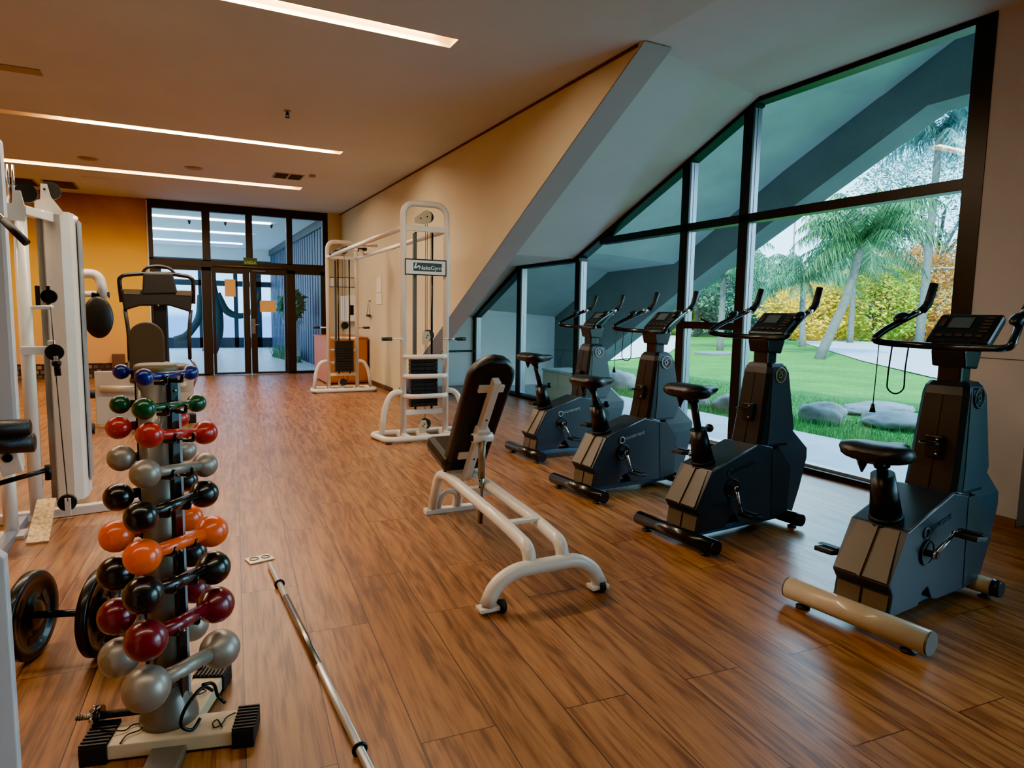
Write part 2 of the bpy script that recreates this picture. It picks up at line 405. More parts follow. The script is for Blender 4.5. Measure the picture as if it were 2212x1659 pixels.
MB().bx(D0, D1, 2.6, 6.72, 2.09, 2.165, .004).build('transom', dark_frame, win)
MB().bx(D0, D1, 4.51, 5.18, 1.13, 1.2, .004).cyl((D0-.02, 4.82, 1.2), (D0-.02, 4.9, 1.225), .012).build('transom', dark_frame, win)
MB().bx(D0-.02, D1, 2.6, 10.45, 0, .045, .004).build('sill', dark_frame, win)
MB().bx(D0+.03, D1, 2.6, 10.45, .045, .065).build('sill_track', silver_frame, win)
def pane(poly, x=WX+.055):
    mb = MB(); mb.bm.faces.new([mb.bm.verts.new((x, y, z)) for y, z in poly])
    return mb.build('pane', glass, win)
zt = lambda y: 3.14 if y < 4.38 else interp(PROF, y)-.02
pane([(2.6, .05), (4.4, .05), (4.4, 2.1), (2.6, 2.1)]); pane([(2.6, 2.16), (4.4, 2.16), (4.4, 3.1), (2.6, 3.1)])
pane([(4.51, .05), (5.18, .05), (5.18, 1.13), (4.51, 1.13)]); pane([(4.51, 1.2), (5.18, 1.2), (5.18, 2.1), (4.51, 2.1)])
pane([(4.51, 2.16), (5.18, 2.16), (5.18, zt(5.18)), (4.51, zt(4.51))])
pane([(5.29, .05), (7.14, .05), (7.14, zt(7.14)), (6.72, 2.1), (5.29, 2.1)]); pane([(5.29, 2.16), (6.7, 2.16), (5.29, zt(5.29))])
pane([(7.25, .05), (8.75, .05), (8.75, 1.94), (7.25, 1.94)])
pane([(8.87, .05), (10.4, .05), (10.4, zt(10.4)), (8.87, zt(8.87))])

# ------------------------------------------------------------ back storefront with double doors
sf = bpy.data.objects.new('window_2', None); COL.objects.link(sf); tag(sf, kind='structure')
bronze = mat('storefront_bronze', '#231913', .45, .2)
F0, F1 = BY-.05, BY+.06
def fr(x0, x1, z0, z1, par=sf, nm='frame', y0=F0, y1=F1): return MB().bx(x0, x1, y0, y1, z0, z1, .003).build(nm, bronze, par)
fr(-.42, 2.69, 2.99, CZ); fr(-.42, 2.69, 1.99, 2.125)
for a, b in ((-.42, -.35), (.44, .575), (1.18, 1.30), (1.91, 2.02), (2.59, 2.69)): fr(a, b, 2.1, 3.0)
fr(-.42, -.24, 0, 2.0); fr(.41, .57, 0, 2.0); fr(1.90, 2.06, 0, 2.0); fr(2.54, 2.69, 0, 2.0)
fr(-.42, 2.69, 1.93, 2.0); fr(-.3, .5, 0, .035); fr(1.95, 2.6, 0, .045)
def pn(x0, x1, z0, z1, par=sf):
    mb = MB(); mb.quad((x0, BY, z0), (x1, BY, z0), (x1, BY, z1), (x0, BY, z1)); return mb.build('pane', glass_door, par)
for a, b in ((-.35, .44), (.575, 1.18), (1.30, 1.91), (2.02, 2.59)): pn(a, b, 2.125, 2.99)
pn(-.24, .41, .03, 1.93); pn(2.06, 2.54, .04, 1.93)
MB().cyl((.6, BY-.09, 2.03), (1.9, BY-.09, 2.03), .006).box((1.4, BY-.06, 1.96), (.22, .03, .012)).build('door_closer', brushed, sf)
for i, (x0, x1) in enumerate(((.575, 1.235), (1.24, 1.895))):
    d = bpy.data.objects.new('door_%d' % (i+1), None); COL.objects.link(d); tag(d, kind='structure')
    st = .055 if i == 0 else .11; s2 = .12 if i == 0 else .045
    fr(x0+.005, x0+st, .012, 1.93, d, 'stile'); fr(x1-s2, x1-.005, .012, 1.93, d, 'stile')
    fr(x0+st, x1-s2, .012, .045, d, 'rail'); fr(x0+st, x1-s2, 1.9, 1.93, d, 'rail')
    pn(x0+st, x1-s2, .045, 1.9, d)
    if i == 1:
        h = MB().bx(x0+.01, x0+.075, F0-.01, F0, .78, 1.06, .003).build('lock_plate', brushed, d)
        MB().cyl((x0+.045, F0-.01, .95), (x0+.045, F0-.05, .95), .012).cyl((x0+.045, F0-.05, .95), (x0+.14, F0-.05, .95), .009).build('handle', chrome, h)
paper = mat('manila_paper', '#d9ab62', .8); paper2 = mat('white_paper', '#d8cdb8', .8)
tag(MB().bx(.80, .985, BY-.012, BY-.004, 1.47, 1.79).build('paper_notice', paper), 'upright tan paper notice taped to the left glass door leaf', 'notice')
tag(MB().bx(1.41, 1.70, BY-.012, BY-.004, 1.19, 1.41).build('paper_notice', paper), 'wide tan paper notice taped on the right glass door leaf above the lock', 'notice')
ex = thing('exit_sign', 'small green exit sign with yellow letters above the double doors', 'sign', (1.25, F0-.02, 2.13))
MB().bx(-.12, .12, -.015, .02, -.07, .07, .004).build('sign_plate', mat('exit_green', '#1f4a24', .5), ex)
MB().text('SAÍDA', .075, Matrix.Translation((0, -.018, -.02)) @ Matrix.Rotation(R(90), 4, 'X')).build('lettering', mat('sign_yellow', '#c9c02e', .5), ex)

# ------------------------------------------------------------ lobby beyond the doors
lob = mat('lobby_floor_tile', '#d8e8f5', .35, var=.05, vscale=2)
struct('floor', MB().bx(-5, 6, BY+.1, 30, -.1, -.004), lob)
struct('ceiling', MB().bx(-5, 3.0, BY+.12, 23, 3.14, 3.3), white_w)
bluew = mat('dark_blue_cladding', '#3f4d6b', .5, var=.2, vscale=9)
w = MB()
k = 0; y = BY+.12
while y < 23:
    w.bx(2.75+.012*(k % 2), 2.9, y, y+.16, 0, 2.98); y += .16; k += 1
struct('wall_right', w, bluew)
struct('trim_7', MB().bx(2.70, 2.9, BY+.12, 23, 2.96, 3.14), dark_frame)
for k, (yy, x1) in enumerate(((15.65, 1.9), (18.2, 1.75), (21.0, 1.75))):
    tag(MB().bx(-3, x1, yy, yy+.07, 3.105, 3.139).build('strip_light', emis('cool_strip_%d' % k, '#e8f2ff', 11)),
        ['cool white ceiling strip in the lobby nearest the glass doors', 'middle cool white ceiling strip seen through the lobby glass', 'farthest cool white ceiling strip in the lobby'][k], 'ceiling light')
for x, yy in ((.29, 16.3), (1.0, 16.1), (1.95, 16.0)):
    tag(MB().cyl((x, yy, 3.14), (x, yy, 3.09), .035, .02).ball((x, yy, 3.08), .02).build('sprinkler', bolt_black), 'tiny dark sprinkler dot on the lobby ceiling behind the door glass', 'sprinkler', 'sprinklers on the lobby ceiling')
g = MB()   # far lobby glazing
for a, b in ((-.6, -.45), (.6, .72), (1.62, 1.74), (2.3, 2.45)): g.bx(a, b, 23, 23.1, 0, 2.7)
g.bx(-5, 2.75, 23, 23.1, 2.62, 2.78).bx(-5, 2.75, 23, 23.1, 1.95, 2.12).bx(-5, 2.75, 23, 23.1, 0, .32)
struct('window_3', g, mat('far_frame', '#22323f', .5))
struct('wall_back', MB().bx(-5, 3.2, 27, 27.2, 0, 4), mat('bright_outer_wall', '#a9cdf0', .9))
struct('wall_back', MB().bx(-5, 2.8, 23, 23.12, 2.78, 3.2), white_w)
tk = MB().tube([(.75, 20.2, 0), (.95, 20.2, .5), (1.0, 20.2, 1.1), (.85, 20.2, 1.9), (.9, 20.2, 2.5)], .2, .3, r_end=.1).tube([(.98, 20.2, 1.65), (1.2, 20.2, 1.15), (1.6, 20.2, 1.0), (2.0, 20.2, 1.25), (2.1, 20.2, 1.7)], .11, .25, r_end=.05)
tk.tube([(-.1, 20.5, .35), (.2, 20.5, .45), (.55, 20.5, .95), (.6, 20.5, 1.6)], .1, .25)
tag(tk.build('tree_trunk', mat('dark_bark', '#2b3d42', .9, bump=.5, bscale=20)), 'dark bent bare tree trunk in the courtyard behind the door glass', 'tree')
MBp = MB().bx(2.05, 2.35, 16.9, 17.2, 0, .82).bx(2.0, 2.4, 16.85, 17.25, .82, .88)
pt = thing('potted_plant', 'green leafy plant on a pale pedestal beyond the right glass pane', 'plant', (2.5, 15.6, 0))
MB().bx(-.28, -.05, -.12, .12, .2, .92).bx(-.36, .0, -.18, .18, .92, 1.0, .01).build('pedestal', mat('pale_stone', '#aebfd2', .7), pt)
def leafblob(n, c, r, size, rng, flat=.0, drop=None):
    mb = MB(); V = mb.bm.verts; Fc = mb.bm.faces
    for _ in range(n):
        d = Vector((rng.gauss(0, 1), rng.gauss(0, 1), rng.gauss(0, 1))).normalized()
        rad = .55+.45*rng.random()**.5
        nb = 1+.22*noise.noise(d*2.3+Vector(c))
        p = Vector(c)+Vector((d.x*r[0], d.y*r[1], d.z*r[2]))*rad*nb
        a = Vector((rng.gauss(0, 1), rng.gauss(0, 1), rng.gauss(0, 1))).normalized(); b = a.orthogonal().normalized()
        s = size*(.6+.8*rng.random())
        a *= s; b *= s*.5
        Fc.new((V.new(p-a), V.new(p+b), V.new(p+a), V.new(p-b)))
    return mb
rg = random.Random(3)
def leaf_mat(name, c1, c2, c3=None, tl=.35):
    m = bpy.data.materials.new(name); m.use_nodes = True; n = m.node_tree.nodes; l = m.node_tree.links; b = n['Principled BSDF']
    tc = n.new('ShaderNodeTexCoord'); nz = n.new('ShaderNodeTexNoise'); nz.inputs['Scale'].default_value = .7; nz.inputs['Detail'].default_value = 4
    l.new(tc.outputs['Object'], nz.inputs['Vector'])
    ge = n.new('ShaderNodeNewGeometry'); ad = n.new('ShaderNodeMath'); ad.operation = 'MULTIPLY_ADD'; ad.inputs[1].default_value = .35
    l.new(ge.outputs['Random Per Island'], ad.inputs[0]); l.new(nz.outputs['Fac'], ad.inputs[2])
    rp = n.new('ShaderNodeValToRGB'); e = rp.color_ramp.elements; e[0].position = .45; e[0].color = srgb(c1); e[1].position = .85; e[1].color = srgb(c2)
    if c3: x = e.new(.65); x.color = srgb(c3)
    l.new(ad.outputs[0], rp.inputs['Fac']); l.new(rp.outputs['Color'], b.inputs['Base Color']); b.inputs['Roughness'].default_value = .6
    tr = n.new('ShaderNodeBsdfTranslucent'); l.new(rp.outputs['Color'], tr.inputs['Color'])
    mx = n.new('ShaderNodeMixShader'); mx.inputs[0].default_value = tl
    l.new(b.outputs[0], mx.inputs[1]); l.new(tr.outputs[0], mx.inputs[2]); l.new(mx.outputs[0], n['Material Output'].inputs['Surface'])
    return m
green_leaf = leaf_mat('green_leaves', '#1f5a38', '#5fa07a')
leafblob(160, (-.18, 0, 1.35), (.28, .28, .34), .11, rg).build('foliage', green_leaf, pt)
gb = MB()
for _ in range(900):
    x = rg.uniform(2.0, 2.6); yv = rg.uniform(16.1, 18.4); h = rg.uniform(.2, .42); a = rg.uniform(0, 6.28); dx, dy = .012*math.cos(a), .012*math.sin(a)
    lx, ly = rg.uniform(-.14, .14), rg.uniform(-.14, .14)
    if x < 2.45-(yv-16.1)*.12: continue
    gb.bm.faces.new([gb.bm.verts.new(q) for q in ((x-dx, yv-dy, 0), (x+dx, yv+dy, 0), (x+lx, yv+ly, h))])
tag(gb.build('ornamental_grass', green_leaf), 'low bed of green grassy plants along the blue wall beyond the doors', 'plants', kind='stuff')

# ------------------------------------------------------------ ceiling fittings
warm = emis('warm_diffuser', '#ffd9a0', 14)
for k, s in enumerate(SLOTS):
    lab = ['warm recessed linear ceiling light above the camera position, outside the picture', 'warm recessed linear ceiling light nearest the camera, cut off by the top of the photo', 'warm recessed linear ceiling light, middle of the three', 'warm recessed linear ceiling light nearest the glass doors'][k]
    t = thing('ceiling_light', lab, 'ceiling light', (s[0], s[2], CZ), 0, 'recessed linear lights in the gym ceiling')
    L = s[1]-s[0]; W = s[3]-s[2]
    hs = MB().bx(0, L, 0, .008, -.002, .12).bx(0, L, W-.008, W, -.002, .12).bx(0, .008, 0, W, -.002, .12).bx(L-.008, L, 0, W, -.002, .12).bx(0, L, 0, W, .12, .13)
    hs.build('housing', mat('light_housing', '#f0d8a8', .6), t)
    x0 = 0.02
    if k == 2: x0 = 2.55
    MB().bx(x0, L-.12, .02, W-.02, .06, .075).build('diffuser', warm if k else emis('warm_diffuser_dim', '#ffd9a0', 3), t)
v = thing('ceiling_vent', 'double grey air vent in the ceiling in front of the glass doors', 'air vent', (1.47, 10.1, CZ))
MB().bx(-.2, .2, -.2, .2, -.006, 0).build('frame', mat('vent_frame', '#8f7b69', .6), v)
for sx in (-1, 1):
    sl = MB()
    for j in range(9): sl.box((sx*.097, -.15+.0375*j, -.008), (.16, .02, .006), rot=(R(35), 0, 0))
    sl.bx(sx*.097-.08, sx*.097+.08, -.17, .17, -.007, -.005)
    sl.build('grille', mat('vent_dark', '#4a4542', .5), v)
for (x, yv, lb) in ((-2.1, 12.75, 'dark rectangular ceiling grille farthest left near the ochre wall'), (-1.57, 12.7, 'brown rectangular ceiling grille near the ochre wall, right of the darker one')):
    t = thing('ceiling_vent', lb, 'air vent', (x, yv, CZ))
    MB().bx(-.22, .22, -.34, .34, -.005, 0).build('frame', mat('vent_frame', '#8f7b69', .6), t)
    sl = MB()
    for j in range(12): sl.box((0, -.29+.052*j, -.009), (.38, .03, .006), rot=(R(30), 0, 0))
    sl.build('grille', mat('vent_brown' if x > -2 else 'vent_dark', '#6b4a34', .5), t)
tag(MB().bx(-1.2, -.6, 11.75, 12.3, CZ-.004, CZ).build('access_hatch', ceil_m), 'faint square access hatch in the ceiling left of the glass doors', 'hatch')
t = thing('sprinkler', 'small brass and dark sprinkler head hanging from the ceiling middle', 'sprinkler', (1.0, 6.84, CZ))
MB().cyl((0, 0, 0), (0, 0, -.012), .032).build('escutcheon', brushed, t)
MB().cyl((0, 0, -.01), (0, 0, -.04), .012).cyl((0, 0, -.06), (0, 0, -.066), .022).cyl((.014, 0, -.03), (.014, 0, -.064), .003).cyl((-.014, 0, -.03), (-.014, 0, -.064), .003).build('nozzle', bolt_black, t)
tag(MB().bx(1.72, 1.80, 9.8, 9.88, CZ-.035, CZ, .006).build('motion_sensor', mat('beige_plastic', '#a98e74', .6)), 'small square beige sensor on the ceiling beside the double vent', 'sensor')
for x, yv, lb in ((-.97, 10.3, 'round flush ceiling speaker left of the other one'), (.26, 10.2, 'round flush ceiling speaker nearer the double vent')):
    t = thing('ceiling_speaker', lb, 'speaker', (x, yv, CZ))
    MB().lathe([(.0, -.001), (.095, -.001), (.11, -.012), (.12, 0)], seg=28).build('rim', mat('beige_plastic', '#a98e74', .6), t)
    MB().lathe([(0, -.008), (.085, -.004)], seg=24).build('grille', mat('vent_frame', '#8f7b69', .6), t)
tag(MB().bx(-1.25, -.93, 6.7, 6.86, CZ-.008, CZ, .003).build('ceiling_grille', mat('vent_frame', '#8f7b69', .6)), 'slim pale rectangular grille on the ceiling at the far left', 'air vent')

# ------------------------------------------------------------ exercise bikes
def emblem(par, c, s, ringm):
    x, y, z = c
    MB().torus((x, y, z), .043, .004, axis=(0, 1, 0)).torus((x, y, z), .032, .0015, axis=(0, 1, 0)).build('emblem_ring', ringm, par)
    e = MB()
    for k in range(7):
        a = k*PI/3.5
        e.box((x+.014*math.cos(a), y, z+.017*math.sin(a)), (.02, .003, .006), rot=(0, -a*1.3, 0))
    e.torus((x, y, z), .012, .003, axis=(0, 1, 0)); e.build('emblem_mark', ringm, par)
def rsec(z, x0, x1, hw, ch=.02):
    return [(x0+ch, -hw, z), (x1-ch, -hw, z), (x1, -hw+ch, z), (x1, hw-ch, z), (x1-ch, hw, z), (x0+ch, hw, z), (x0, hw-ch, z), (x0, -hw+ch, z)]
def bike(loc, rz, seat_z, label, crank, bar_m, mark, cords, knob=True, text=True):
    t = thing('exercise_bike', label, 'exercise bike', (loc[0], loc[1], 0), R(rz), 'upright exercise bikes in a row along the glazing')
    cream = bar_m is cream_steel
    rr = .047 if cream else .04
    o = MB().cyl((0, .29, rr+.018), (0, -.29, rr+.018), rr, seg=28).build('rear_stabilizer', bar_m, t)
    for sx in (-1, 1):
        MB().cyl((0, sx*.288, rr+.018), (0, sx*.298, rr+.018), rr*.97, seg=28).build('end_cap', black_plastic if not cream else taupe_plastic, o)
        MB().lathe([(.028, 0), (.03, .008), (.012, .012), (.012, .03)], c=(.0, sx*.22, 0)).build('foot', black_rubber, o)
    o = MB().cyl((.83, .2, .055), (.83, -.17, .055), .038, seg=24).build('front_stabilizer', bar_m, t)
    for sx in (-1, 1):
        MB().cyl((.83, .2 if sx > 0 else -.17, .055), (.83, .235 if sx > 0 else -.205, .055), .041, .036, seg=24).build('end_cap', black_plastic, o)
        MB().lathe([(.025, 0), (.027, .008), (.012, .012), (.012, .03)], c=(.83, sx*.14, 0)).build('foot', black_rubber, o)
    MB().bx(.0, .83, -.045, -.02, .025, .06, .004).bx(.0, .83, .02, .045, .025, .06, .004).build('frame_rail', mat('rail_steel', '#5a6f86', .3, .7), t)
    # lower housing with cut-out under the rear
    low = [(.045, .075), (.27, .075), (.30, .13), (.34, .145), (.38, .085), (.42, .07), (.70, .065), (.70, .47), (.63, .495), (.50, .522), (.145, .412), (.028, .21), (.06, .165)]
    MB().prism(low, 'y', -.118, .118, .006).build('lower_housing', grey_plastic, t)
    # ridge on top edge
    MB().cyl((.15, -.116, .416), (.50, -.116, .525), .004, seg=6).cyl((.50, -.116, .526), (.635, -.118, .498), .004, seg=6).build('edge_trim', mat('edge_highlight', '#59626c', .3, .5), t)
    up = Vector((.145-.028, 0, .412-.21)).normalized(); nrm = Vector((-up.z, 0, up.x))
    rp = MB()
    a = Vector((.028, 0, .218))+nrm*.006; b = Vector((.145, 0, .405))+nrm*.006
    for y0, y1 in ((-.108, -.006), (.006, .108)):
        rp.loft([[(a.x, y0, a.z), (a.x, y1, a.z), (a.x+.02, y1, a.z-.01), (a.x+.02, y0, a.z-.01)], [(b.x, y0*.8, b.z), (b.x, y1*.8, b.z), (b.x+.02, y1*.8, b.z-.01), (b.x+.02, y0*.8, b.z-.01)]])
    rp.loft([[(a.x-.01, -.005, a.z), (a.x-.01, .005, a.z), (a.x+.02, .005, a.z), (a.x+.02, -.005, a.z)], [(b.x-.01, -.005, b.z), (b.x-.01, .005, b.z), (b.x+.02, .005, b.z), (b.x+.02, -.005, b.z)]])
    rp.build('rear_panel', taupe_plastic, t)
    rl = MB()
    for y0, y1 in ((-.105, -.006), (.006, .105)):
        rl.loft([[(.038, y0, .078), (.038, y1, .078), (.06, y1, .078), (.06, y0, .078)], [(.053, y0, .16), (.053, y1, .16), (.075, y1, .16), (.075, y0, .16)]])
    rl.build('lower_rear_panel', taupe_plastic, t)
    # column
    col = MB().loft([rsec(.50, .525, .80, .108), rsec(.60, .545, .83, .106), rsec(.80, .575, .80, .1), rsec(.93, .595, .775, .096), rsec(.965, .605, .765, .09), rsec(.985, .62, .75, .078), rsec(.99, .64, .735, .06)])
    col.build('column', black_plastic, t)
    sp = MB()
    for s_ in (-1, 1):
        sp.loft([[(.60, s_*.110, .515), (.79, s_*.110, .515), (.79, s_*.10, .515), (.60, s_*.10, .515)],
                 [(.61, s_*.109, .60), (.835, s_*.108, .60), (.835, s_*.10, .6), (.61, s_*.1, .6)],
                 [(.625, s_*.099, .93), (.77, s_*.0985, .93), (.77, s_*.09, .93), (.625, s_*.09, .93)],
                 [(.65, s_*.088, .97), (.75, s_*.086, .97), (.75, s_*.08, .97), (.65, s_*.08, .97)]])
    sp.build('column_side_panel', mat('blue_grey_plastic', '#39424d', .32, 0, bump=.04, bscale=300), t)
    MB().loft([[(.524, -.002, .52), (.524, .002, .52), (.54, .002, .52), (.54, -.002, .52)], [(.5435, -.002, .60), (.5435, .002, .60), (.56, .002, .60), (.56, -.002, .60)], [(.5935, -.002, .93), (.5935, .002, .93), (.61, .002, .93), (.61, -.002, .93)]]).build('column_seam', bolt_black, t)
    fh = MB().loft([rsec(.62, .72, .835, .085, .03), rsec(.46, .66, 1.03, .1, .045), rsec(.40, .64, 1.035, .102, .05), rsec(.22, .64, .985, .1, .05), rsec(.055, .66, .925, .09, .04)])
    fh.build('front_housing', mat('blue_grey_plastic', '#39424d', .32, 0), t)
    sg = MB()
    for s_ in (-1, 1):
        sg.prism([(.635, .487), (.70, .49), (.81, .36), (.80, .09), (.66, .07)], 'y', s_*.098, s_*.1205)
    sg.build('side_recess', mat('deep_black_plastic', '#060607', .5), t)
    emblem(t, (.69, -.104, .918), 1, mark)
    # neck
    MB().box((.675, 0, 1.02), (.09, .10, .09), bevel=.012).prism([(.62, 1.05), (.60, 1.12), (.72, 1.19), (.76, 1.12), (.73, 1.04)], 'y', -.07, .07, .008).build('neck', black_plastic, t)
    # console, tilted back toward the rider
    c = Vector((.745, 0, 1.205)); an = math.atan2(.115, .13); rot = Matrix.Rotation(-an, 3, 'Y')
    cs = MB().box(c, (.19, .255, .045), rot=rot, bevel=.014).build('console', black_plastic, t)
    def on(u, vv, h=.0245): return c+rot @ Vector((u, vv, h))
    MB().box(on(.03, .02), (.07, .09, .003), rot=rot).build('screen', screen_mat, cs)
    bt = MB()
    bm_ = mat('console_buttons', '#43352e', .5)
    for i in range(5): MB().box(on(.065-.022*i, -.085), (.012, .035, .004), rot=rot).build('button', bm_, cs)
    for j in range(5): MB().box(on(-.055, -.08+.04*j), (.014, .026, .004), rot=rot).build('button', bm_, cs)
    MB().box(on(.03, .095), (.05, .02, .003), rot=rot).build('button', bm_, cs)
    # handlebar
    hb = MB(); pts = []
    half = [(.625, 0, 1.135), (.60, .14, 1.138), (.545, .235, 1.143), (.49, .275, 1.155), (.56, .262, 1.20), (.70, .225, 1.265), (.80, .205, 1.305)]
    pts = [(x, -y, z) for x, y, z in half[::-1]]+half[1:]
    hb.tube(pts, .0155, .05, seg=12); hbo = hb.build('handlebar', black_steel, t)
    for s_ in (-1, 1):
        MB().tube([(.79, s_*.207, 1.30), (.825, s_*.203, 1.325), (.862, s_*.2, 1.425)], .019, .03, seg=12).build('grip', black_rubber, hbo)
        MB().ball((.645, s_*.232, 1.262), (.045, .028, .022), rot=(0, R(-25), 0)).build('pulse_pod', black_plastic, hbo)
        MB().cyl((.735, s_*.218, 1.279), (.775, s_*.211, 1.296), .0165, seg=12).build('sensor_band', chrome, hbo)
    # seat post
    sx0 = .205; lean = -.28; zs = seat_z
    xat = lambda z: sx0+lean*(z-.40)
    bo = MB()
    for k in range(4): bo.cyl((xat(.395+.02*k), 0, .395+.02*k), (xat(.41+.02*k), 0, .41+.02*k), .074-.004*k, .070-.004*k, seg=20)
    bo.build('post_boot', black_rubber, t)
    z1 = min(zs-.09, .625)
    MB().cyl((xat(.46), 0, .46), (xat(z1), 0, z1), .061, .045, seg=20).build('post_sleeve', black_plastic, t)
    if zs-.06 > z1: MB().cyl((xat(z1), 0, z1), (xat(zs-.05), 0, zs-.05), .021, seg=16).build('seat_post', black_steel, t)
    if knob: MB().cyl((xat(z1)+.03, 0, z1-.02), (xat(z1)+.085, 0, z1), .012).ball((xat(z1)+.09, 0, z1), .024).build('adjust_knob', black_plastic, t)
    # saddle
    sc = xat(zs); secs = []
    for u, hwid, th, dz in ((-.125, .06, .02, .0), (-.11, .11, .042, .003), (-.06, .143, .056, .004), (0, .138, .058, 0), (.05, .1, .054, -.004), (.10, .058, .046, -.004), (.155, .038, .038, .0), (.185, .024, .022, .003), (.197, .008, .008, .002)):
        ring = []
        for k in range(16):
            a = 2*PI*k/16
            yv = hwid*math.copysign(abs(math.cos(a))**.8, math.cos(a)); zv = th*math.copysign(abs(math.sin(a))**.8, math.sin(a))
            ring.append((sc+u, yv, zs+dz+zv*.75-.012*(1-abs(yv)/.15) if zv > 0 else zs+dz+zv*.9))
        secs.append(ring)
    so_ = MB().loft(secs, smooth=True).build('saddle', black_leather, t)
    MB().cyl((xat(zs-.07), 0, zs-.07), (xat(zs-.02), 0, zs-.02), .03, .04).cyl((sc-.02, .06, zs-.045), (sc-.02, .06, zs-.10), .026, .004, seg=12).cyl((sc-.02, -.03, zs-.05), (sc-.02, .06, zs-.05), .01).build('saddle_clamp', black_plastic, so_)
    # crank set
    ax = Vector((.30, 0, .30))
    MB().cyl((ax.x, -.12, ax.z), (ax.x, -.124, ax.z), .055, seg=28).torus((ax.x, -.125, ax.z-.0), .05, .003, axis=(0, 1, 0)).build('crank_cover', black_plastic, t)
    MB().cyl((ax.x, -.165, ax.z), (ax.x, .165, ax.z), .014).build('axle', bolt_black, t)
    for s_ in (-1, 1):
        a = R(crank)+(PI if s_ > 0 else 0)
        e = ax+Vector((.145*math.cos(a), s_*.165, .145*math.sin(a)))
        cr = MB().cyl((ax.x, s_*.15, ax.z), e, .011, .008, seg=10).ball((ax.x, s_*.152, ax.z), (.018, .012, .018)).ball(e, (.013, .012, .013)).build('crank_arm', chrome, t)
        pd = MB().box(e+Vector((.0, s_*.06, .0)), (.10, .085, .022), rot=(0, R(10), 0), bevel=.005)
        for j in range(4): pd.box(e+Vector((-.036+.024*j, s_*.06, .013)), (.006, .08, .006), rot=(0, R(10), 0))
        pd.box(e+Vector((0, s_*.06, .022)), (.03, .09, .003)).build('pedal', black_rubber, cr)
    if text:
        sl = math.atan2(.11, .355); Mx = Matrix.Translation((.40, -.1215, .412)) @ Matrix.Rotation(-sl*.6, 4, 'Y') @ Matrix.Rotation(R(90), 4, 'X')
        tm = silver_mark if text == 2 else dim_mark
        MB().text('movement', .042, Mx).torus((.285, -.121, .385), .021, .004, axis=(0, 1, 0)).build('lettering', tm, t)
    # small bottle bracket on rider side of column
    MB().box((.553, 0, .70), (.03, .07, .10), bevel=.006).torus((.505, 0, .72), .036, .004).build('bottle_bracket', black_plastic, t)
    for zb in (.735, .67): MB().ball((.534, -.018, zb), .006).build('bolt', chrome, t)
    if cords:
        cd = MB()
        cd.tube([(.515, .255, 1.14), (.512, .256, 1.0), (.508, .258, .85)], .0022, .02, seg=6).cyl((.508, .258, .86), (.508, .258, .82), .006, .014, seg=10)
        cd.build('plug_cord', bolt_black, t)
        lp = [(.555, .215, 1.13), (.548, .22, 1.02), (.545, .22, .93), (.565, .19, .905), (.59, .165, .93), (.585, .165, 1.03), (.59, .16, 1.13)]
        MB().tube(lp, .0035, .03, seg=6).build('coiled_cord', bolt_black, t)
    return t
bike((2.41, 1.66), 6, .725, 'black exercise bike with cream stabilizer bars, nearest the camera', 32, cream_steel, dim_mark, True, knob=False, text=1)
bike((2.43, 2.765), 4.3, .85, 'black exercise bike with dull gold emblem, second nearest the camera', -75, black_steel, gold_mark, False, text=1)
bike((2.44, 3.79), 4.3, .80, 'black exercise bike, third from the camera, looped cord hanging from its handlebar', -72, black_steel, silver_mark, True, text=2)
bike((2.665, 5.0), 2, .88, 'black exercise bike with raised saddle and bright side lettering, farthest from the camera', -62, black_steel, silver_mark, False, text=2)

# ------------------------------------------------------------ adjustable bench
b = thing('weight_bench', 'white tubular adjustable bench with black padded upright backrest', 'bench', (0, 0, 0))
b.location = (1.45, 3.1, 0)
def bl(x, y, z): return (x-1.45, y-3.1, z)
for i, (xr, xf) in enumerate(((1.40, 1.325), (1.56, 1.49))):
    MB().tube([bl(xr-.02, 3.80, .03), bl(xr, 3.74, .26), bl(xr, 3.6, .285), bl(xf, 2.66, .275), bl(xf, 2.43, .24), bl(xf, 2.415, .14)], .030, .13, seg=16, sub=8).build('side_rail', white_steel, b)
MB().tube([bl(1.115, 2.40, .035), bl(1.15, 2.40, .115), bl(1.24, 2.40, .165), bl(1.55, 2.40, .165), bl(1.64, 2.40, .11), bl(1.68, 2.40, .035)], .033, .09, seg=16, sub=8).build('front_foot', white_steel, b)
for s_, x in ((-1, 1.12), (1, 1.67)):
    p = MB().bx(*[x-1.45-.045, x-1.45+.045], 2.40-3.1-.03, 2.40-3.1+.03, .015, .032, .003).ball(bl(x-.025, 2.40, .033), (.008, .008, .006)).build('foot_plate', white_steel, b)
    xw = x+.055*(1 if s_ < 0 else -1)+(.0 if s_ < 0 else .06)
    MB().cyl(bl(xw-.013, 2.385, .028), bl(xw+.013, 2.385, .028), .028, seg=20).build('wheel', black_rubber, p)
MB().bx(1.33-1.45, 1.66-1.45, 3.77-3.1, 3.83-3.1, .0, .03, .004).bx(1.335-1.45, 1.345-1.45, 3.78-3.1, 3.82-3.1, .03, .036).build('rear_foot', white_steel, b)
MB().tube([bl(1.42, 3.80, .03), bl(1.44, 3.76, .14), bl(1.52, 3.76, .14), bl(1.54, 3.80, .03)], .016, .05).build('rear_brace', white_steel, b)
MB().bx(1.34-1.45, 1.5-1.45, 2.62-3.1, 2.66-3.1, .283, .299, .003).ball(bl(1.42, 2.64, .30), (.01, .01, .006)).build('cross_plate', white_steel, b)
MB().bx(1.40-1.45, 1.57-1.45, 3.56-3.1, 3.62-3.1, .275, .325, .004).cyl(bl(1.39, 3.6, .32), bl(1.56, 3.6, .32), .02).cyl(bl(1.44, 3.59, .3), bl(1.44, 3.59, .39), .018).build('seat_bracket', white_steel, b)
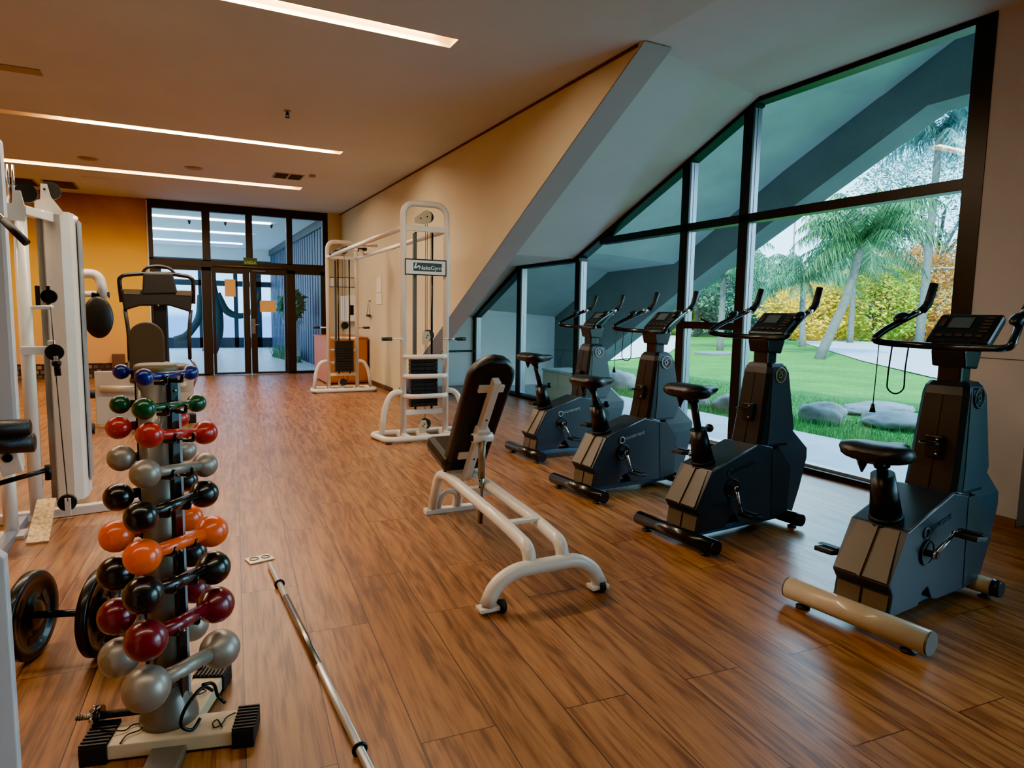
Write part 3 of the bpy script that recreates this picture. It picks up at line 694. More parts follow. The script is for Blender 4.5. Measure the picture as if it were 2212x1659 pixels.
MB().cyl(bl(1.38, 3.6, .32), bl(1.388, 3.6, .32), .014).build('seat_bolt', bolt_black, b)
# seat pad: wedge toward the back
sd = MB().box(bl(1.48, 3.68, .405), (.27, .34, .095), rot=(R(14), 0, 0), bevel=.045)
sd.build('seat_pad', black_leather, b)
# backrest: rounded slab, leaning toward the camera
bd = Vector((0, -.42, .64)).normalized(); bn = Vector((0, bd.z, -bd.y))  # bn points away from rider side
bc0 = Vector(bl(1.49, 3.56, .37))
out = []
hw = .135; Lb = .78
for k in range(9):
    a = PI*k/8; out.append((hw*math.cos(a)*1.0, Lb-hw+hw*math.sin(a)))
for k in range(5):
    a = PI+PI*k/4; out.append((hw*.95*math.cos(a), .04+.04*math.sin(a)))
bk = MB(); fr_ = []
for off, sc_ in ((-.040, .82), (-.034, .93), (-.02, 1), (.02, 1), (.036, .93), (.04, .82)):
    fr_.append([tuple(bc0+Vector((u*sc_, 0, 0))+bd*(Lb/2+(w_-Lb/2)*(1-(1-sc_)*.35))+Vector((0, -bn.y, -bn.z))*off) for u, w_ in out])
bk.loft(fr_, smooth=True).build('backrest_pad', black_leather, b)
bb = -Vector((0, bn.y, bn.z))
tb0 = bc0+bb*.075+bd*-.06; tb1 = bc0+bb*.075+bd*.68
sp = MB(); q = Matrix([[1, 0, 0], [0, bb.y, bd.y], [0, bb.z, bd.z]])
sp.box((tb0+tb1)/2, (.042, .05, (tb1-tb0).length), rot=q, bevel=.006)
sp.box(bc0+bb*.045+bd*.60, (.15, .02, .045), rot=q, bevel=.003).box(bc0+bb*.045+bd*.10, (.15, .02, .045), rot=q, bevel=.003)
sp.box(bc0+bb*.09+bd*.30, (.075, .06, .10), rot=q, bevel=.006)
sp.build('backrest_spine', white_steel, b)
MB().cyl(bc0+bb*.11+bd*.30+Vector((-.06, 0, 0)), bc0+bb*.11+bd*.30+Vector((.06, 0, 0)), .026).build('pivot_tube', white_steel, b)
MB().cyl(bc0+bb*.11+bd*.30+Vector((-.064, 0, 0)), bc0+bb*.11+bd*.30+Vector((-.06, 0, 0)), .018).build('pivot_bolt', bolt_black, b)
for u_ in (.42, .12): MB().ball(bc0+bb*.101+bd*u_, .006).build('spine_bolt', bolt_black, b)
st0 = bc0+bb*.12+bd*.29; st1 = Vector(bl(1.50, 3.335, .06))
MB().cyl(st0, st0+(st1-st0)*.45, .02).build('support_strut', mat('strut_steel', '#8d7a62', .35, .6), b)
MB().cyl(st0+(st1-st0)*.3, st1, .015).build('support_strut_inner', brushed, b)
ho = MB()
for k in range(5):
    p = st0+(st1-st0)*(.48+.08*k); ho.ball(p+Vector((-.012, -.006, 0)), .006)
ho.build('strut_holes', bolt_black, b)
MB().box(bl(1.48, 3.335, .25), (.19, .05, .05), bevel=.004).build('strut_guide', white_steel, b)

# ------------------------------------------------------------ cable crossover machine
cm = thing('cable_machine', 'white cable crossover machine, two towers joined by overhead bars', 'cable machine', (2.16, 6.2, 0))
def tower(ox, oy, sgn, sign_txt):
    """sgn=-1: front faces the camera"""
    T = Matrix.Translation((ox, oy, 0)) @ Matrix.Diagonal((1, -sgn if sgn < 0 else -1, 1, 1))
    def X(mb, nm, m, par=cm):
        bmesh.ops.transform(mb.bm, matrix=T, verts=mb.bm.verts)
        if T.determinant() < 0: bmesh.ops.reverse_faces(mb.bm, faces=mb.bm.faces)
        return mb.build(nm, m, par)
    X(MB().tube([(-.215, 0, .04), (-.215, 0, 2.28), (.225, 0, 2.28), (.225, 0, .04)], .030, .13, seg=16, sub=8), 'upright_frame', white_steel)
    X(MB().bx(-.2, .21, -.02, .02, 2.02, 2.07, .004), 'crossbar', white_steel)
    X(MB().bx(-.2, .21, -.02, .02, .24, .285, .004), 'crossbar', white_steel)
    base = MB()
    pts = [(-.49, .18, .035), (-.43, -.20, .035), (.43, -.20, .035), (.49, .18, .035)]
    base.tube(pts, .030, .09, seg=8, closed=True)
    base.bx(-.24, -.19, -.2, .18, .01, .06).bx(.2, .25, -.2, .18, .01, .06).bx(-.04, .03, -.2, .18, .01, .045)
    X(base, 'base_frame', white_steel)
    X(MB().cyl((-.42, -.2, 0), (-.42, -.2, .012), .03).cyl((.42, -.2, 0), (.42, -.2, .012), .03).cyl((.46, .17, 0), (.46, .17, .012), .03).cyl((-.46, .17, 0), (-.46, .17, .012), .03), 'rubber_feet', black_rubber)
    for s_ in (-1, 1):
        X(MB().tube([(s_*.435, 0, .06), (s_*.40, 0, .33), (s_*.33, 0, .46), (s_*.22, 0, .47)], .028, .1, seg=12), 'side_brace', white_steel)
    for z in (.43, .625, .815):
        X(MB().tube([(-.215, -.0, z), (-.17, -.11, z), (.18, -.11, z), (.225, 0, z)], .024, .12, seg=12), 'guard_rail', white_steel)
    for k in range(12):
        X(MB().bx(-.13, .15, .02, .10, .31+.04*k, .346+.04*k, .004), 'weight_plate', black_rubber)
    X(MB().cyl((-.07, .06, .28), (-.07, .06, 2.02), .011).cyl((.10, .06, .28), (.10, .06, 2.02), .011), 'guide_rods', mat('dark_steel_rod', '#3a3630', .25, .9))
    X(MB().bx(-.115, -.085, -.01, .02, .8, 2.0), 'selector_post', mat('grey_post', '#5c5850', .4, .5))
    X(MB().cyl((.01, .0, .1), (.01, 0, 2.1), .0028, seg=6).cyl((.035, .02, .8), (.035, .02, 2.15), .0028, seg=6).cyl((.06, .0, .95), (.06, 0, 2.05), .0028, seg=6), 'cables', bolt_black)
    def pulley(c, flip, k):
        x, y, z = c
        o = X(MB().prism([(x-.11, z-.05), (x+.0, z-.055), (x+.055, z-.02), (x+.06, z+.05), (x+.02, z+.085), (x-.02, z+.07), (x-.11, z+.0)] if k == 0 else [(x-.035, z-.07), (x+.02, z-.07), (x+.045, z), (x+.03, z+.06), (x-.02, z+.06), (x-.045, z)], 'y', -.03, -.022), 'pulley_housing', cream_steel)
        X(MB().cyl((x+.03, -.02, z+.02), (x+.03, .02, z+.02), .055, seg=24), 'pulley_wheel', black_rubber, o)
        X(MB().ball((x+.015, -.031, z+.02), (.007, .004, .007)).ball((x-.05 if k == 0 else x, -.031, z-.0), (.007, .004, .007)), 'pulley_bolts', bolt_black, o)
    pulley((.0, 0, 2.14), 1, 0); pulley((.01, 0, 1.0), 1, 1); pulley((-.02, 0, .12), 1, 2)
    for s_ in (-1, 1):
        o = X(MB().cyl((s_*.2, -.02, .985), (s_*.34, -.02, .985), .009), 'side_arm', chrome if s_ > 0 else white_steel)
        X(MB().cyl((s_*.335, -.02, .985), (s_*.43, -.02, .985), .018), 'arm_grip', black_rubber, o)
    pl_ = X(MB().bx(-.2, .205, -.035, -.022, 1.61, 1.745, .003), 'sign_plate', mat('pale_sign', '#dcdad2', .5))
    X(MB().bx(-.205, .21, -.038, -.018, 1.60, 1.61).bx(-.205, .21, -.038, -.018, 1.745, 1.755).bx(-.205, -.2, -.038, -.018, 1.60, 1.755).bx(.205, .21, -.038, -.018, 1.60, 1.755), 'sign_border', bolt_black, pl_)
    if sign_txt:
        o = X(MB().bx(-.125, .165, -.037, -.0355, 1.64, 1.72), 'sign_band', mat('sign_band_dark', '#2b3a40', .5), pl_)
        mt = Matrix.Translation((.045, -.0385, 1.672)) @ Matrix.Rotation(R(90), 4, 'X')
        MBt = MB().text('NakaGym', .058, mt)
        MBt.box((-.105, -.0385, 1.69), (.012, .002, .05), rot=(0, R(20), 0)).box((-.088, -.0385, 1.678), (.04, .002, .012), rot=(0, R(-30), 0))
        X(MBt, 'lettering', mat('sign_white', '#e8ece8', .5), pl_)
tower(0, 0, -1, True)
tower(.10, 4.1, 1, False)
for s_ in (-.215, .225):
    MB().cyl((s_, 0, 2.045), (s_+.10, 4.1, 2.045), .026).build('overhead_bar', white_steel, cm)
o = MB().tube([(-.12, 3.6, 2.05), (-.02, 3.2, 2.10), (.2, 3.2, 2.10), (.32, 3.6, 2.05)], .018, .08).build('pull_up_bar', white_steel, cm)
for p0, p1 in (((-.15, 3.7, 2.06), (-.10, 3.52, 2.09)), ((.12, 3.2, 2.10), (.26, 3.25, 2.12)), ((-.14, 3.3, 2.08), (-.02, 3.2, 2.12))):
    MB().cyl(p0, p1, .024).build('foam_grip', black_rubber, o)
MB().cyl((.05, 1.9, 2.045), (-.15, 1.9, 2.045), .02).build('overhead_brace', white_steel, cm)

# ------------------------------------------------------------ orange cabinet and wall items
oc = thing('cabinet', 'orange wooden cabinet against the wall behind the far cable tower', 'cabinet', (2.22, 11.25, 0))
ow = mat('orange_wood', '#b8660c', .5, var=.1)
MB().bx(0, .68, .02, 1.2, 0.02, .80, .004).bx(-.01, .69, .0, 1.22, .78, .80, .003).build('carcass', ow, oc)
MB().bx(.02, .33, .0, .02, .05, .76, .003).build('door', ow, oc)
MB().bx(.35, .66, .0, .02, .05, .76, .003).build('door', ow, oc)
wb = thing('wall_cabinet', 'small white box with a dark screen mounted on the beige wall', 'wall box', (2.94, 12.3, 1.05))
MB().bx(-.16, 0, 0, .5, 0, .47, .008).build('case', white_w, wb)
MB().bx(-.1, -.03, -.006, 0, .12, .3, .002).build('screen', bolt_black, wb)
tag(MB().bx(2.93, 2.939, 10.5, 10.78, 1.55, 1.80).bx(2.928, 2.939, 10.48, 10.8, 1.36, 1.53).build('wall_notice', paper2), 'white paper notices pinned one above the other on the beige wall', 'notice')
hk = thing('triangle_bar', 'triangular cable handle hanging on the beige wall beside the notices', 'gym handle', (2.90, 11.2, 1.12))
MB().tube([(0, -.1, .05), (0, 0, .30), (0, .1, .05)], .006, .02).build('strap', chrome, hk)
MB().cyl((0, -.1, .05), (0, .1, .05), .02).build('grip', black_rubber, hk)
MB().cyl((0, 0, .29), (.04, 0, .30), .008).build('hook', bolt_black, hk)

# ------------------------------------------------------------ small ab/rowing frame behind the bikes
ss = thing('stretch_frame', 'slim black exercise frame with padded arm standing before the bluish wall', 'exercise frame', (3.55, 9.3, 0))
MB().tube([(-.35, .0, .03), (-.35, 0, .62), (-.05, .05, .66), (.55, .1, .66)], .016, .06).tube([(-.35, -.15, .02), (-.35, .2, .02)], .018, .01).tube([(-.05, .05, .65), (.05, .05, .45), (.07, .05, .02)], .016, .06).tube([(-.15, .05, .02), (.25, .05, .02)], .016, .01).build('frame', black_steel, ss)
MB().cyl((.04, .05, .52), (.055, .05, .32), .035).build('pad', black_rubber, ss)
MB().cyl((-.35, 0, .60), (-.35, 0, .74), .03).cyl((-.35, -.06, 1.0), (-.25, -.06, 1.0), .02).cyl((-.35, 0, .74), (-.35, -.06, 1.0), .012).build('handle', black_rubber, ss)

# ------------------------------------------------------------ dumbbell rack
rk = thing('dumbbell_rack', 'grey column dumbbell tree on a crossed base with ribbed black ends', 'dumbbell rack', (-.06, 2.08, 0))
colm = mat('grey_powder_coat', '#6f675c', .35, .35, coat=.2)
MB().cyl((0, 0, .03), (-.003, 0, 1.07), .046, seg=32).build('column', colm, rk)
MB().lathe([(.047, 1.062), (.053, 1.066), (.056, 1.078), (.053, 1.09), (.045, 1.094), (0.001, 1.095)]).build('top_cap', mat('olive_cap', '#6f5f3c', .45), rk)
nn = Vector((.849, -.528, 0)); tt = Vector((.528, .849, 0))
qn = Matrix([[nn.x, tt.x, 0], [nn.y, tt.y, 0], [0, 0, 1]])
for s_ in (1, -1):
    st = MB().box(nn*.043*s_+Vector((0, 0, .56)), (.02, .035, 1.0), rot=qn, bevel=.002)
    so2 = st.build('slot_strip', black_steel, rk)
    MB().box(nn*.039*s_+tt*.024+Vector((0, 0, .56)), (.026, .014, 1.0), rot=qn, bevel=.003).build('slot_edge', mat('slot_edge_grey', '#a3aab0', .4, .1), so2)
    for z in (.10, .32, .56, .78, 1.02): MB().ball(nn*.054*s_+Vector((0, 0, z)), .005).build('slot_bolt', chrome, so2)
ba = R(-14)
def rb(x, y): return (.012+x*math.cos(ba)-y*math.sin(ba), -.06+x*math.sin(ba)+y*math.cos(ba))
def rot_box(mb, x0, x1, y0, y1, z0, z1, bev=.004):
    c = rb((x0+x1)/2, (y0+y1)/2); return mb.box((c[0], c[1], (z0+z1)/2), (x1-x0, y1-y0, z1-z0), rot=(0, 0, ba), bevel=bev)
bp_ = mat('cream_base_plate', '#cdb893', .45, var=.1, vscale=12)
rot_box(MB(), -.16, .17, -.055, .055, .008, .05).build('base_beam', bp_, rk)
ba = R(-22)
rot_box(MB(), -.045, .045, .05, .26, .008, .05).build('base_beam', bp_, rk)
ba = R(-14)
rot_box(MB(), -.045, .045, -.42, -.04, .004, .028).build('base_beam', colm, rk)
def ribs(x0, x1, y0, y1, axis):
    mb = rot_box(MB(), x0, x1, y0, y1, 0, .055)
    n_ = 8
    for k in range(n_):
        if axis == 'x':
            yv = y0+(y1-y0)*(k+.5)/n_; rot_box(mb, x0, x1, yv-.003, yv+.003, .055, .060, 0)
        else:
            xv = x0+(x1-x0)*(k+.5)/n_; rot_box(mb, xv-.003, xv+.003, y0, y1, .055, .060, 0)
    return mb
ribs(-.225, -.155, -.062, .062, 'x').build('rubber_end', black_rubber, rk)
ribs(.165, .225, -.062, .062, 'x').build('rubber_end', black_rubber, rk)
ba = R(-22)
ribs(-.05, .05, .26, .34, 'y').build('rubber_end', black_rubber, rk)
ba = R(-14)
MB().lathe([(.08, .045), (.077, .075), (.056, .12), (.047, .16)], seg=32).build('base_collar', colm, rk)
TIERS = [('blue', '#10207a', .0, [(-0.08, 1.87, 1.076), .022, (0.027, 2.1, 1.065), .022, (-0.143, 2.08, 1.073), .021, None]),
 ('dark green', '#054a28', 0, [(-0.083, 1.87, 0.997), .028, (0.04, 2.1, 0.976), .027, (-0.149, 2.08, 0.983), .026, None]),
 ('red', '#c01008', 0, [(-0.073, 1.87, 0.930), .033, (0.06, 2.1, 0.888), .035, (-0.155, 2.08, 0.919), .032, (-0.007, 2.32, 0.902)]),
 ('silver grey', '#9a9184', .5, [(-0.086, 1.87, 0.832), .037, (0.057, 2.1, 0.792), .036, (-0.152, 2.08, 0.834), .036, (0.006, 2.32, 0.796)]),
 ('black', '#0c0b0a', 0, [(-0.1, 1.87, 0.721), .041, (0.052, 2.1, 0.706), .041, (-0.163, 2.08, 0.725), .039, (0.005, 2.32, 0.699)]),
 ('orange', '#ff5a00', 0, [(-0.1, 1.87, 0.617), .046, (0.069, 2.1, 0.59), .047, (-0.172, 2.08, 0.615), .045, (0.011, 2.32, 0.574)]),
 ('black', '#0c0b0a', 0, [(-0.102, 1.87, 0.516), .049, (0.07, 2.1, 0.477), .05, (-0.177, 2.08, 0.508), .049, (0.015, 2.32, 0.458)]),
 ('maroon', '#70081c', 0, [(-0.101, 1.87, 0.394), .053, (0.074, 2.1, 0.361), .054, (-0.181, 2.08, 0.384), .051, (0.02, 2.32, 0.337)]),
 ('silver grey', '#9a9184', .5, [(-0.105, 1.87, 0.263), .059, (0.082, 2.1, 0.219), .058, (-0.179, 2.08, 0.262), .055, None])]
ORD = ['top tier', 'second tier', 'third tier', 'fourth tier', 'fifth tier', 'sixth tier', 'seventh tier', 'eighth tier', 'bottom tier']
def dumbbell(a, ra, c, rc, m, label):
    a, c = Vector(a), Vector(c); mid = (a+c)/2
    o = thing('dumbbell', label, 'dumbbell', mid, 0, 'round headed dumbbells on the column rack')
    d = (c-a).normalized(); q = d.to_track_quat('Z', 'Y').to_matrix()
    MB().cyl(a-mid+d*ra*.7, c-mid-d*rc*.7, (ra+rc)*.5*.36+.001, seg=16).build('handle', m, o)
    for p, r_ in ((a-mid, ra), (c-mid, rc)):
        s_ = -1 if p is not None and (p-(a-mid)).length < 1e-6 else 1
        dd_ = d*s_
        MB().lathe([(r_*.36, -r_*1.08), (r_*.55, -r_*.86), (r_*.82, -r_*.58), (r_*.96, -r_*.28), (r_, 0), (r_*.96, r_*.27), (r_*.84, r_*.53), (r_*.6, r_*.76), (r_*.36, r_*.87), (r_*.34, r_*.88), (.001, r_*.86)], c=p, axis=dd_, seg=28).build('weight_head', m, o)
for k, (cn, hx, met, T_) in enumerate(TIERS):
    m = mat('dumbbell_'+cn.replace(' ', '_'), hx, .28 if met == 0 else .38, met, coat=.5 if met == 0 else .1)
    F_, rf, R_, rrr, L_, rl_, B_ = T_
    if B_ is None:
        B_ = tuple(l+(r_-f) for l, r_, f in zip(L_, R_, F_))
    dumbbell(F_, rf, R_, rrr, m, '%s dumbbell with round heads, near side of the rack, %s' % (cn, ORD[k]))
    dumbbell(L_, rl_, B_, rl_*.97, m, '%s dumbbell with round heads, rear side of the rack, %s' % (cn, ORD[k]))
    for (P0, P1, sg_) in ((F_, R_, 1), (L_, B_, -1)):
        hb = MB(); Pm = (Vector(P0)+Vector(P1))/2; ax_ = (Vector(P1)-Vector(P0)).normalized()
        for u in (-.045, .045):
            e = Pm+ax_*u-Vector((-.06, 2.08, 0)); e.z -= .02
            hb.box(((e+Vector((0, 0, .004))).x, e.y, e.z), (.03, .012, .008), rot=qn)
            hb.cyl(e+nn*.012*sg_, e+nn*.018*sg_+Vector((0, 0, .022)), .005, seg=8)
            st_ = tt*u*.6+nn*.042*sg_+Vector((0, 0, e.z))
            hb.cyl(st_, e, .005, seg=8)
        hb.build('bracket', black_steel, rk)
# wires and clips on base
wr = mat('dark_wire', '#3a2c22', .35, .8)
def coil(nm, pts, r=.0022, lab='', loc=(0, 0, 0)):
    return tag(MB().tube(pts, r, .012, seg=6).build(nm, wr), lab, 'spring clip')
coil('spring_clip', [(-.23, 2.06, .068), (-.17, 2.05, .055), (-.155, 2.075, .056), (-.13, 2.07, .056), (-.13, 2.035, .056), (-.165, 2.03, .056), (-.175, 2.01, .055), (-.18, 1.995, .054)], lab='thin wire spring clip lying on the left arm of the rack base')
coil('spring_clip', [(.115, 2.01, .056), (.09, 2.0, .056), (.075, 1.965, .056), (.055, 1.955, .056), (.05, 1.985, .056), (.065, 2.0, .056), (.075, 1.955, .056)], lab='thin wire spring clip lying on the right arm of the rack base')
coil('spring_clip', [(.035, 2.2, .056), (.01, 2.18, .056), (.02, 2.155, .056), (.045, 2.17, .056), (.03, 2.185, .056)], lab='thin wire spring clip on the rear arm of the rack base')
tag(MB().tube([(.055, 2.03, .13), (.03, 2.0, .17), (-.02, 1.965, .13), (-.035, 1.965, .08), (-.0, 1.975, .05), (.02, 2.0, .07)], .005, .03, seg=8).tube([(.03, 2.0, .17), (.06, 2.04, .15), (.07, 2.06, .09), (.09, 2.05, .07)], .005, .03, seg=8).build('power_cord', bolt_black), 'short black cord looped around the foot of the rack column', 'cord')
# threaded bar handle
tb = thing('dumbbell_bar', 'black dumbbell bar with threaded steel end lying behind the rack base', 'bar', (-.2, 2.12, .075), R(-13))
MB().cyl((-.035, 0, 0), (.13, 0, 0), .011, seg=16).build('grip', black_rubber, tb)
MB().cyl((-.10, 0, 0), (-.04, 0, 0), .0085, seg=14).cyl((.13, 0, 0), (.17, 0, 0), .0085, seg=14).build('threaded_end', brushed, tb)
th = MB()
for k in range(9): th.torus((-.098+.0065*k, 0, 0), .0085, .0014, axis=(1, 0, 0), seg=14, rs=5)
th.build('thread', brushed, tb)
MB().cyl((-.048, 0, 0), (-.032, 0, 0), .028, seg=20).build('collar', black_steel, tb)
nut = MB()
for k in range(6):
    a = k*PI/3; nut.cyl((-.055, 0, 0), (-.055, .028*math.cos(a), .028*math.sin(a)), .006, seg=8)
nut.build('star_nut', chrome, tb)

# ------------------------------------------------------------ plate loaded dumbbell on the floor
pd = thing('plate_dumbbell', 'black plate loaded dumbbell standing on the floor left of the rack', 'dumbbell', (-.365, 2.72, .155), R(-18))
def plate(x, r=.155, rk_=1):
    p = MB().lathe([(.03, -.02), (.05, -.02), (.052, -.008), (.115, -.006), (.122, -.017), (.15, -.017), (.155, -.012), (.155, .012), (.15, .017), (.122, .017), (.115, .006), (.052, .008), (.05, .02), (.03, .02)], c=(x, 0, 0), axis=(1, 0, 0), seg=40)
    o = p.build('weight_plate', mat('black_iron', '#0e0d0d', .35, .1, coat=.2), pd)
    for k in range(3):
        a = 2*PI*k/3+.4
        MB().box((x+.0075, .085*math.cos(a), .085*math.sin(a)), (.003, .06, .024), rot=(a+PI/2, 0, 0), bevel=.004).build('plate_slot', mat('slot_brown', '#4a3320', .6), o)
plate(-.14); plate(.085); plate(.185)
MB().cyl((-.21, 0, 0), (.22, 0, 0), .013, seg=16).build('bar', black_steel, pd)
for x in (-.17, .145):
    n_ = MB().cyl((x-.008, 0, 0), (x+.008, 0, 0), .022)
    for k in range(6):
        a = k*PI/3; n_.cyl((x, 0, 0), (x, .032*math.cos(a), .032*math.sin(a)), .007, seg=8)
    n_.build('star_nut', chrome, pd)

# ------------------------------------------------------------ barbell and clip on the floor
bb_ = thing('barbell', 'long thin chrome barbell lying on the floor beside the rack', 'barbell', (.361, 3.293, .016), 0)
dv = Vector((.435-.361, 1.35-3.293, 0)); dn = dv.normalized()
satin = mat('satin_silver', '#d9d4cc', .35, .6)
MB().cyl((0, 0, 0), dv, .0125, seg=16).build('bar', satin, bb_)
MB().cyl(dn*.42, dn*1.05, .0132, seg=16).build('knurled_grip', brushed, bb_)
for u_ in (.27, 1.55): MB().torus(dn*u_, .018, .005, axis=tuple(dn)).build('collar_ring', bolt_black, bb_)
t = thing('metal_bracket', 'small pale metal bracket lying on the floor at the far end of the barbell', 'bracket', (.325, 3.42, 0), R(14))
MB().bx(-.06, .06, -.05, .035, 0, .008, .003).build('plate', mat('pale_metal', '#cfc4ac', .3, .6), t)
MB().torus((-.025, 0, .009), .02, .004).torus((.03, -.005, .009), .018, .004).build('rings', brushed, t)

# ------------------------------------------------------------ multi station gym at the left
mg = thing('multi_gym', 'white multi station weight machine with tall shroud and lat bar at left', 'weight machine', (-.7, 4.6, 0))
def ml(x, y, z): return (x+.7, y-4.6, z)
sh = MB(); prof = []
# rounded shroud section (x,y)
sec = [(-.715, 4.80), (-.715, 4.76), (-.60, 4.74), (-.555, 4.76), (-.54, 4.82), (-.535, 5.0), (-.715, 5.0)]
sh.loft([[ml(x, y, .06) for x, y in sec], [ml(x, y, 1.72) for x, y in sec], [ml(x-.004, y, 1.80) for x, y in sec]])
sh.build('shroud', white_steel, mg)
MB().bx(-.533+.7, -.524+.7, 4.86-4.6, 5.02-4.6, .15, 1.77, .004).build('shroud_edge', mat('grey_edge', '#8f9498', .4, .3), mg)  # grey strip standing in for the shadow along the shroud's right side
MB().prism([(-.72, 1.78), (-.60, 1.78), (-.585, 1.80), (-.64, 1.88), (-.655, 1.95), (-.685, 1.95), (-.69, 1.86), (-.72, 1.85)], 'y', 4.735, 4.75).build('shroud_top_plate', white_steel, mg).location = (.7, -4.6, 0)
MB().cyl(ml(-.655, 4.73, 1.77), ml(-.655, 4.737, 1.77), .012).ball(ml(-.668, 4.735, 1.92), .007).build('shroud_bolts', bolt_black, mg)
# front upright and rear guide
MB().tube([ml(-.755, 4.5, .06), ml(-.755, 4.5, 1.78)], .034, .01, seg=18).build('upright', white_steel, mg)
MB().bx(-.70+.7, -.67+.7, 4.62-4.6, 4.66-4.6, .1, 1.75).build('guide_rail', brushed, mg)
MB().bx(-.84+.7, -.80+.7, 4.9-4.6, 5.0-4.6, .1, 1.3).build('weight_stack', black_rubber, mg)
MB().prism([(-.79, 1.70), (-.72, 1.70), (-.72, 1.78), (-.735, 1.86), (-.765, 1.86), (-.775, 1.79), (-.84, 1.79), (-.84, 1.72)], 'y', 4.44, 4.46).build('upright_top_plate', white_steel, mg).location = (.7, -4.6, 0)
for x, y in ((-.72, 4.52), (-.645, 4.79)):
    MB().cyl(ml(x, y-.015, 1.86 if y < 4.6 else 1.92), ml(x, y+.015, 1.86 if y < 4.6 else 1.92), .052, seg=24).build('pulley_wheel', black_rubber, mg)
MB().box(ml(-.69, 4.62, 1.76), (.05, .36, .05), rot=(0, 0, R(-15)), bevel=.006).build('top_beam', white_steel, mg)
MB().bx(-.9+.7, -.76+.7, 4.46-4.6, 4.52-4.6, 1.70, 1.78, .006).build('top_beam', white_steel, mg)
MB().cyl(ml(-.80, 4.5, 1.78), ml(-.795, 4.5, 2.0), .008).cyl(ml(-.775, 4.5, 1.78), ml(-.772, 4.5, 2.0), .008).build('cable_guides', chrome, mg)
lb = MB().tube([(-1.05+.7, 4.3-4.6, 1.76), (-.86+.7, 4.2-4.6, 1.75), (-.79+.7, 4.15-4.6, 1.71), (-.755+.7, 4.12-4.6, 1.665)], .012, .04).build('lat_bar', chrome, mg)
MB().cyl(ml(-.757, 4.12, 1.667), ml(-.66, 4.08, 1.555), .019, seg=16).build('lat_bar_grip', black_rubber, lb)
MB().cyl(ml(-.735, 4.5, 1.235), ml(-.63, 4.46, 1.24), .011).ball(ml(-.63, 4.46, 1.24), .014).build('stub_arm', white_steel, mg)
MB().cyl(ml(-.63, 4.45, 1.24), ml(-.615, 4.40, .93), .0028, seg=6).cyl(ml(-.615, 4.40, .86), ml(-.60, 4.45, .13), .0028, seg=6).build('cable', bolt_black, mg)
br = MB().box(ml(-.70, 4.45, 1.0), (.15, .05, .045), bevel=.004).box(ml(-.635, 4.45, 1.02), (.03, .05, .07), bevel=.004).build('pulley_bracket', white_steel, mg)
MB().cyl(ml(-.62, 4.42, .99), ml(-.62, 4.44, .99), .045, seg=24).build('pulley_wheel', black_rubber, br)
MB().cyl(ml(-.612, 4.41, .97), ml(-.606, 4.40, .86), .016).ball(ml(-.61, 4.40, .93), .024).build('cable_end', bolt_black, br)
MB().cyl(ml(-.66, 4.62, 1.30), ml(-.66, 4.66, 1.30), .04, seg=20).box(ml(-.69, 4.64, 1.30), (.07, .02, .12)).build('inner_pulley', bolt_black, mg)
for z, r_, x1 in ((.625, .045, -.70), (.545, .05, -.685)):
    MB().cyl(ml(-1.05, 4.1, z), ml(x1, 4.1, z-.0), r_, seg=24).ball(ml(x1, 4.1, z), (.012, r_*.97, r_*.97)).build('roller_pad', black_leather, mg)
MB().box(ml(-.80, 4.14, .46), (.09, .05, .16), rot=(0, R(-12), 0), bevel=.006).box(ml(-.77, 4.2, .44), (.02, .16, .1)).build('roller_bracket', white_steel, mg)
MB().cyl(ml(-.80, 4.105, .47), ml(-.80, 4.115, .47), .022).build('bracket_knob', bolt_black, mg)
MB().cyl(ml(-.85, 4.08, .345), ml(-.64, 4.16, .385), .013).cyl(ml(-.64, 4.16, .41), ml(-.64, 4.16, .33), .016).build('lever_bar', bolt_black, mg)
MB().tube([ml(-.84, 4.3, .03), ml(-.84, 4.3, .47)], .034, .01, seg=16).build('leg_post', white_steel, mg)
MB().box(ml(-.84, 4.3, .01), (.13, .13, .02), bevel=.003).build('base_plate', white_steel, mg)
MB().box(ml(-.835, 4.15, .022), (.05, .9, .044), bevel=.004).build('base_beam', mat('blueish_steel', '#8f95a8', .35, .4), mg)
MB().box(ml(-.6, 4.62, .03), (.75, .055, .055), rot=(0, 0, R(9)), bevel=.006).build('base_beam', white_steel, mg)
bpq = MB().cyl(ml(-.615, 4.53, .10), ml(-.615, 4.56, .10), .048, seg=24).build('base_pulley', black_rubber, mg)
MB().bx(-.625+.7, -.595+.7, 4.515-4.6, 4.53-4.6, .03, .13, .003).build('pulley_cheek', white_steel, bpq)
# tilted foot plate with tread pattern
def tread_mat():
    m = bpy.data.materials.new('tan_tread_plate'); m.use_nodes = True; n = m.node_tree.nodes; l = m.node_tree.links
    tc = n.new('ShaderNodeTexCoord'); vo = n.new('ShaderNodeTexVoronoi'); vo.inputs['Scale'].default_value = 55
    l.new(tc.outputs['Object'], vo.inputs['Vector'])
    rp = n.new('ShaderNodeValToRGB'); rp.color_ramp.elements[0].color = srgb('#e6c48c'); rp.color_ramp.elements[1].color = srgb('#a67c48'); rp.color_ramp.elements[0].position = .3
    l.new(vo.outputs['Distance'], rp.inputs['Fac']); l.new(rp.outputs['Color'], n['Principled BSDF'].inputs['Base Color']); n['Principled BSDF'].inputs['Roughness'].default_value = .4
    return m
fp = MB(); q0 = [ml(-.748, 4.115, .012), ml(-.648, 4.115, .012), ml(-.652, 4.44, .16), ml(-.742, 4.44, .16)]
fp.loft([[q0[0], q0[1], tuple(Vector(q0[1])+Vector((0, .006, -.01))), tuple(Vector(q0[0])+Vector((0, .006, -.01)))], [q0[3], q0[2], tuple(Vector(q0[2])+Vector((0, .006, -.01))), tuple(Vector(q0[3])+Vector((0, .006, -.01)))]])
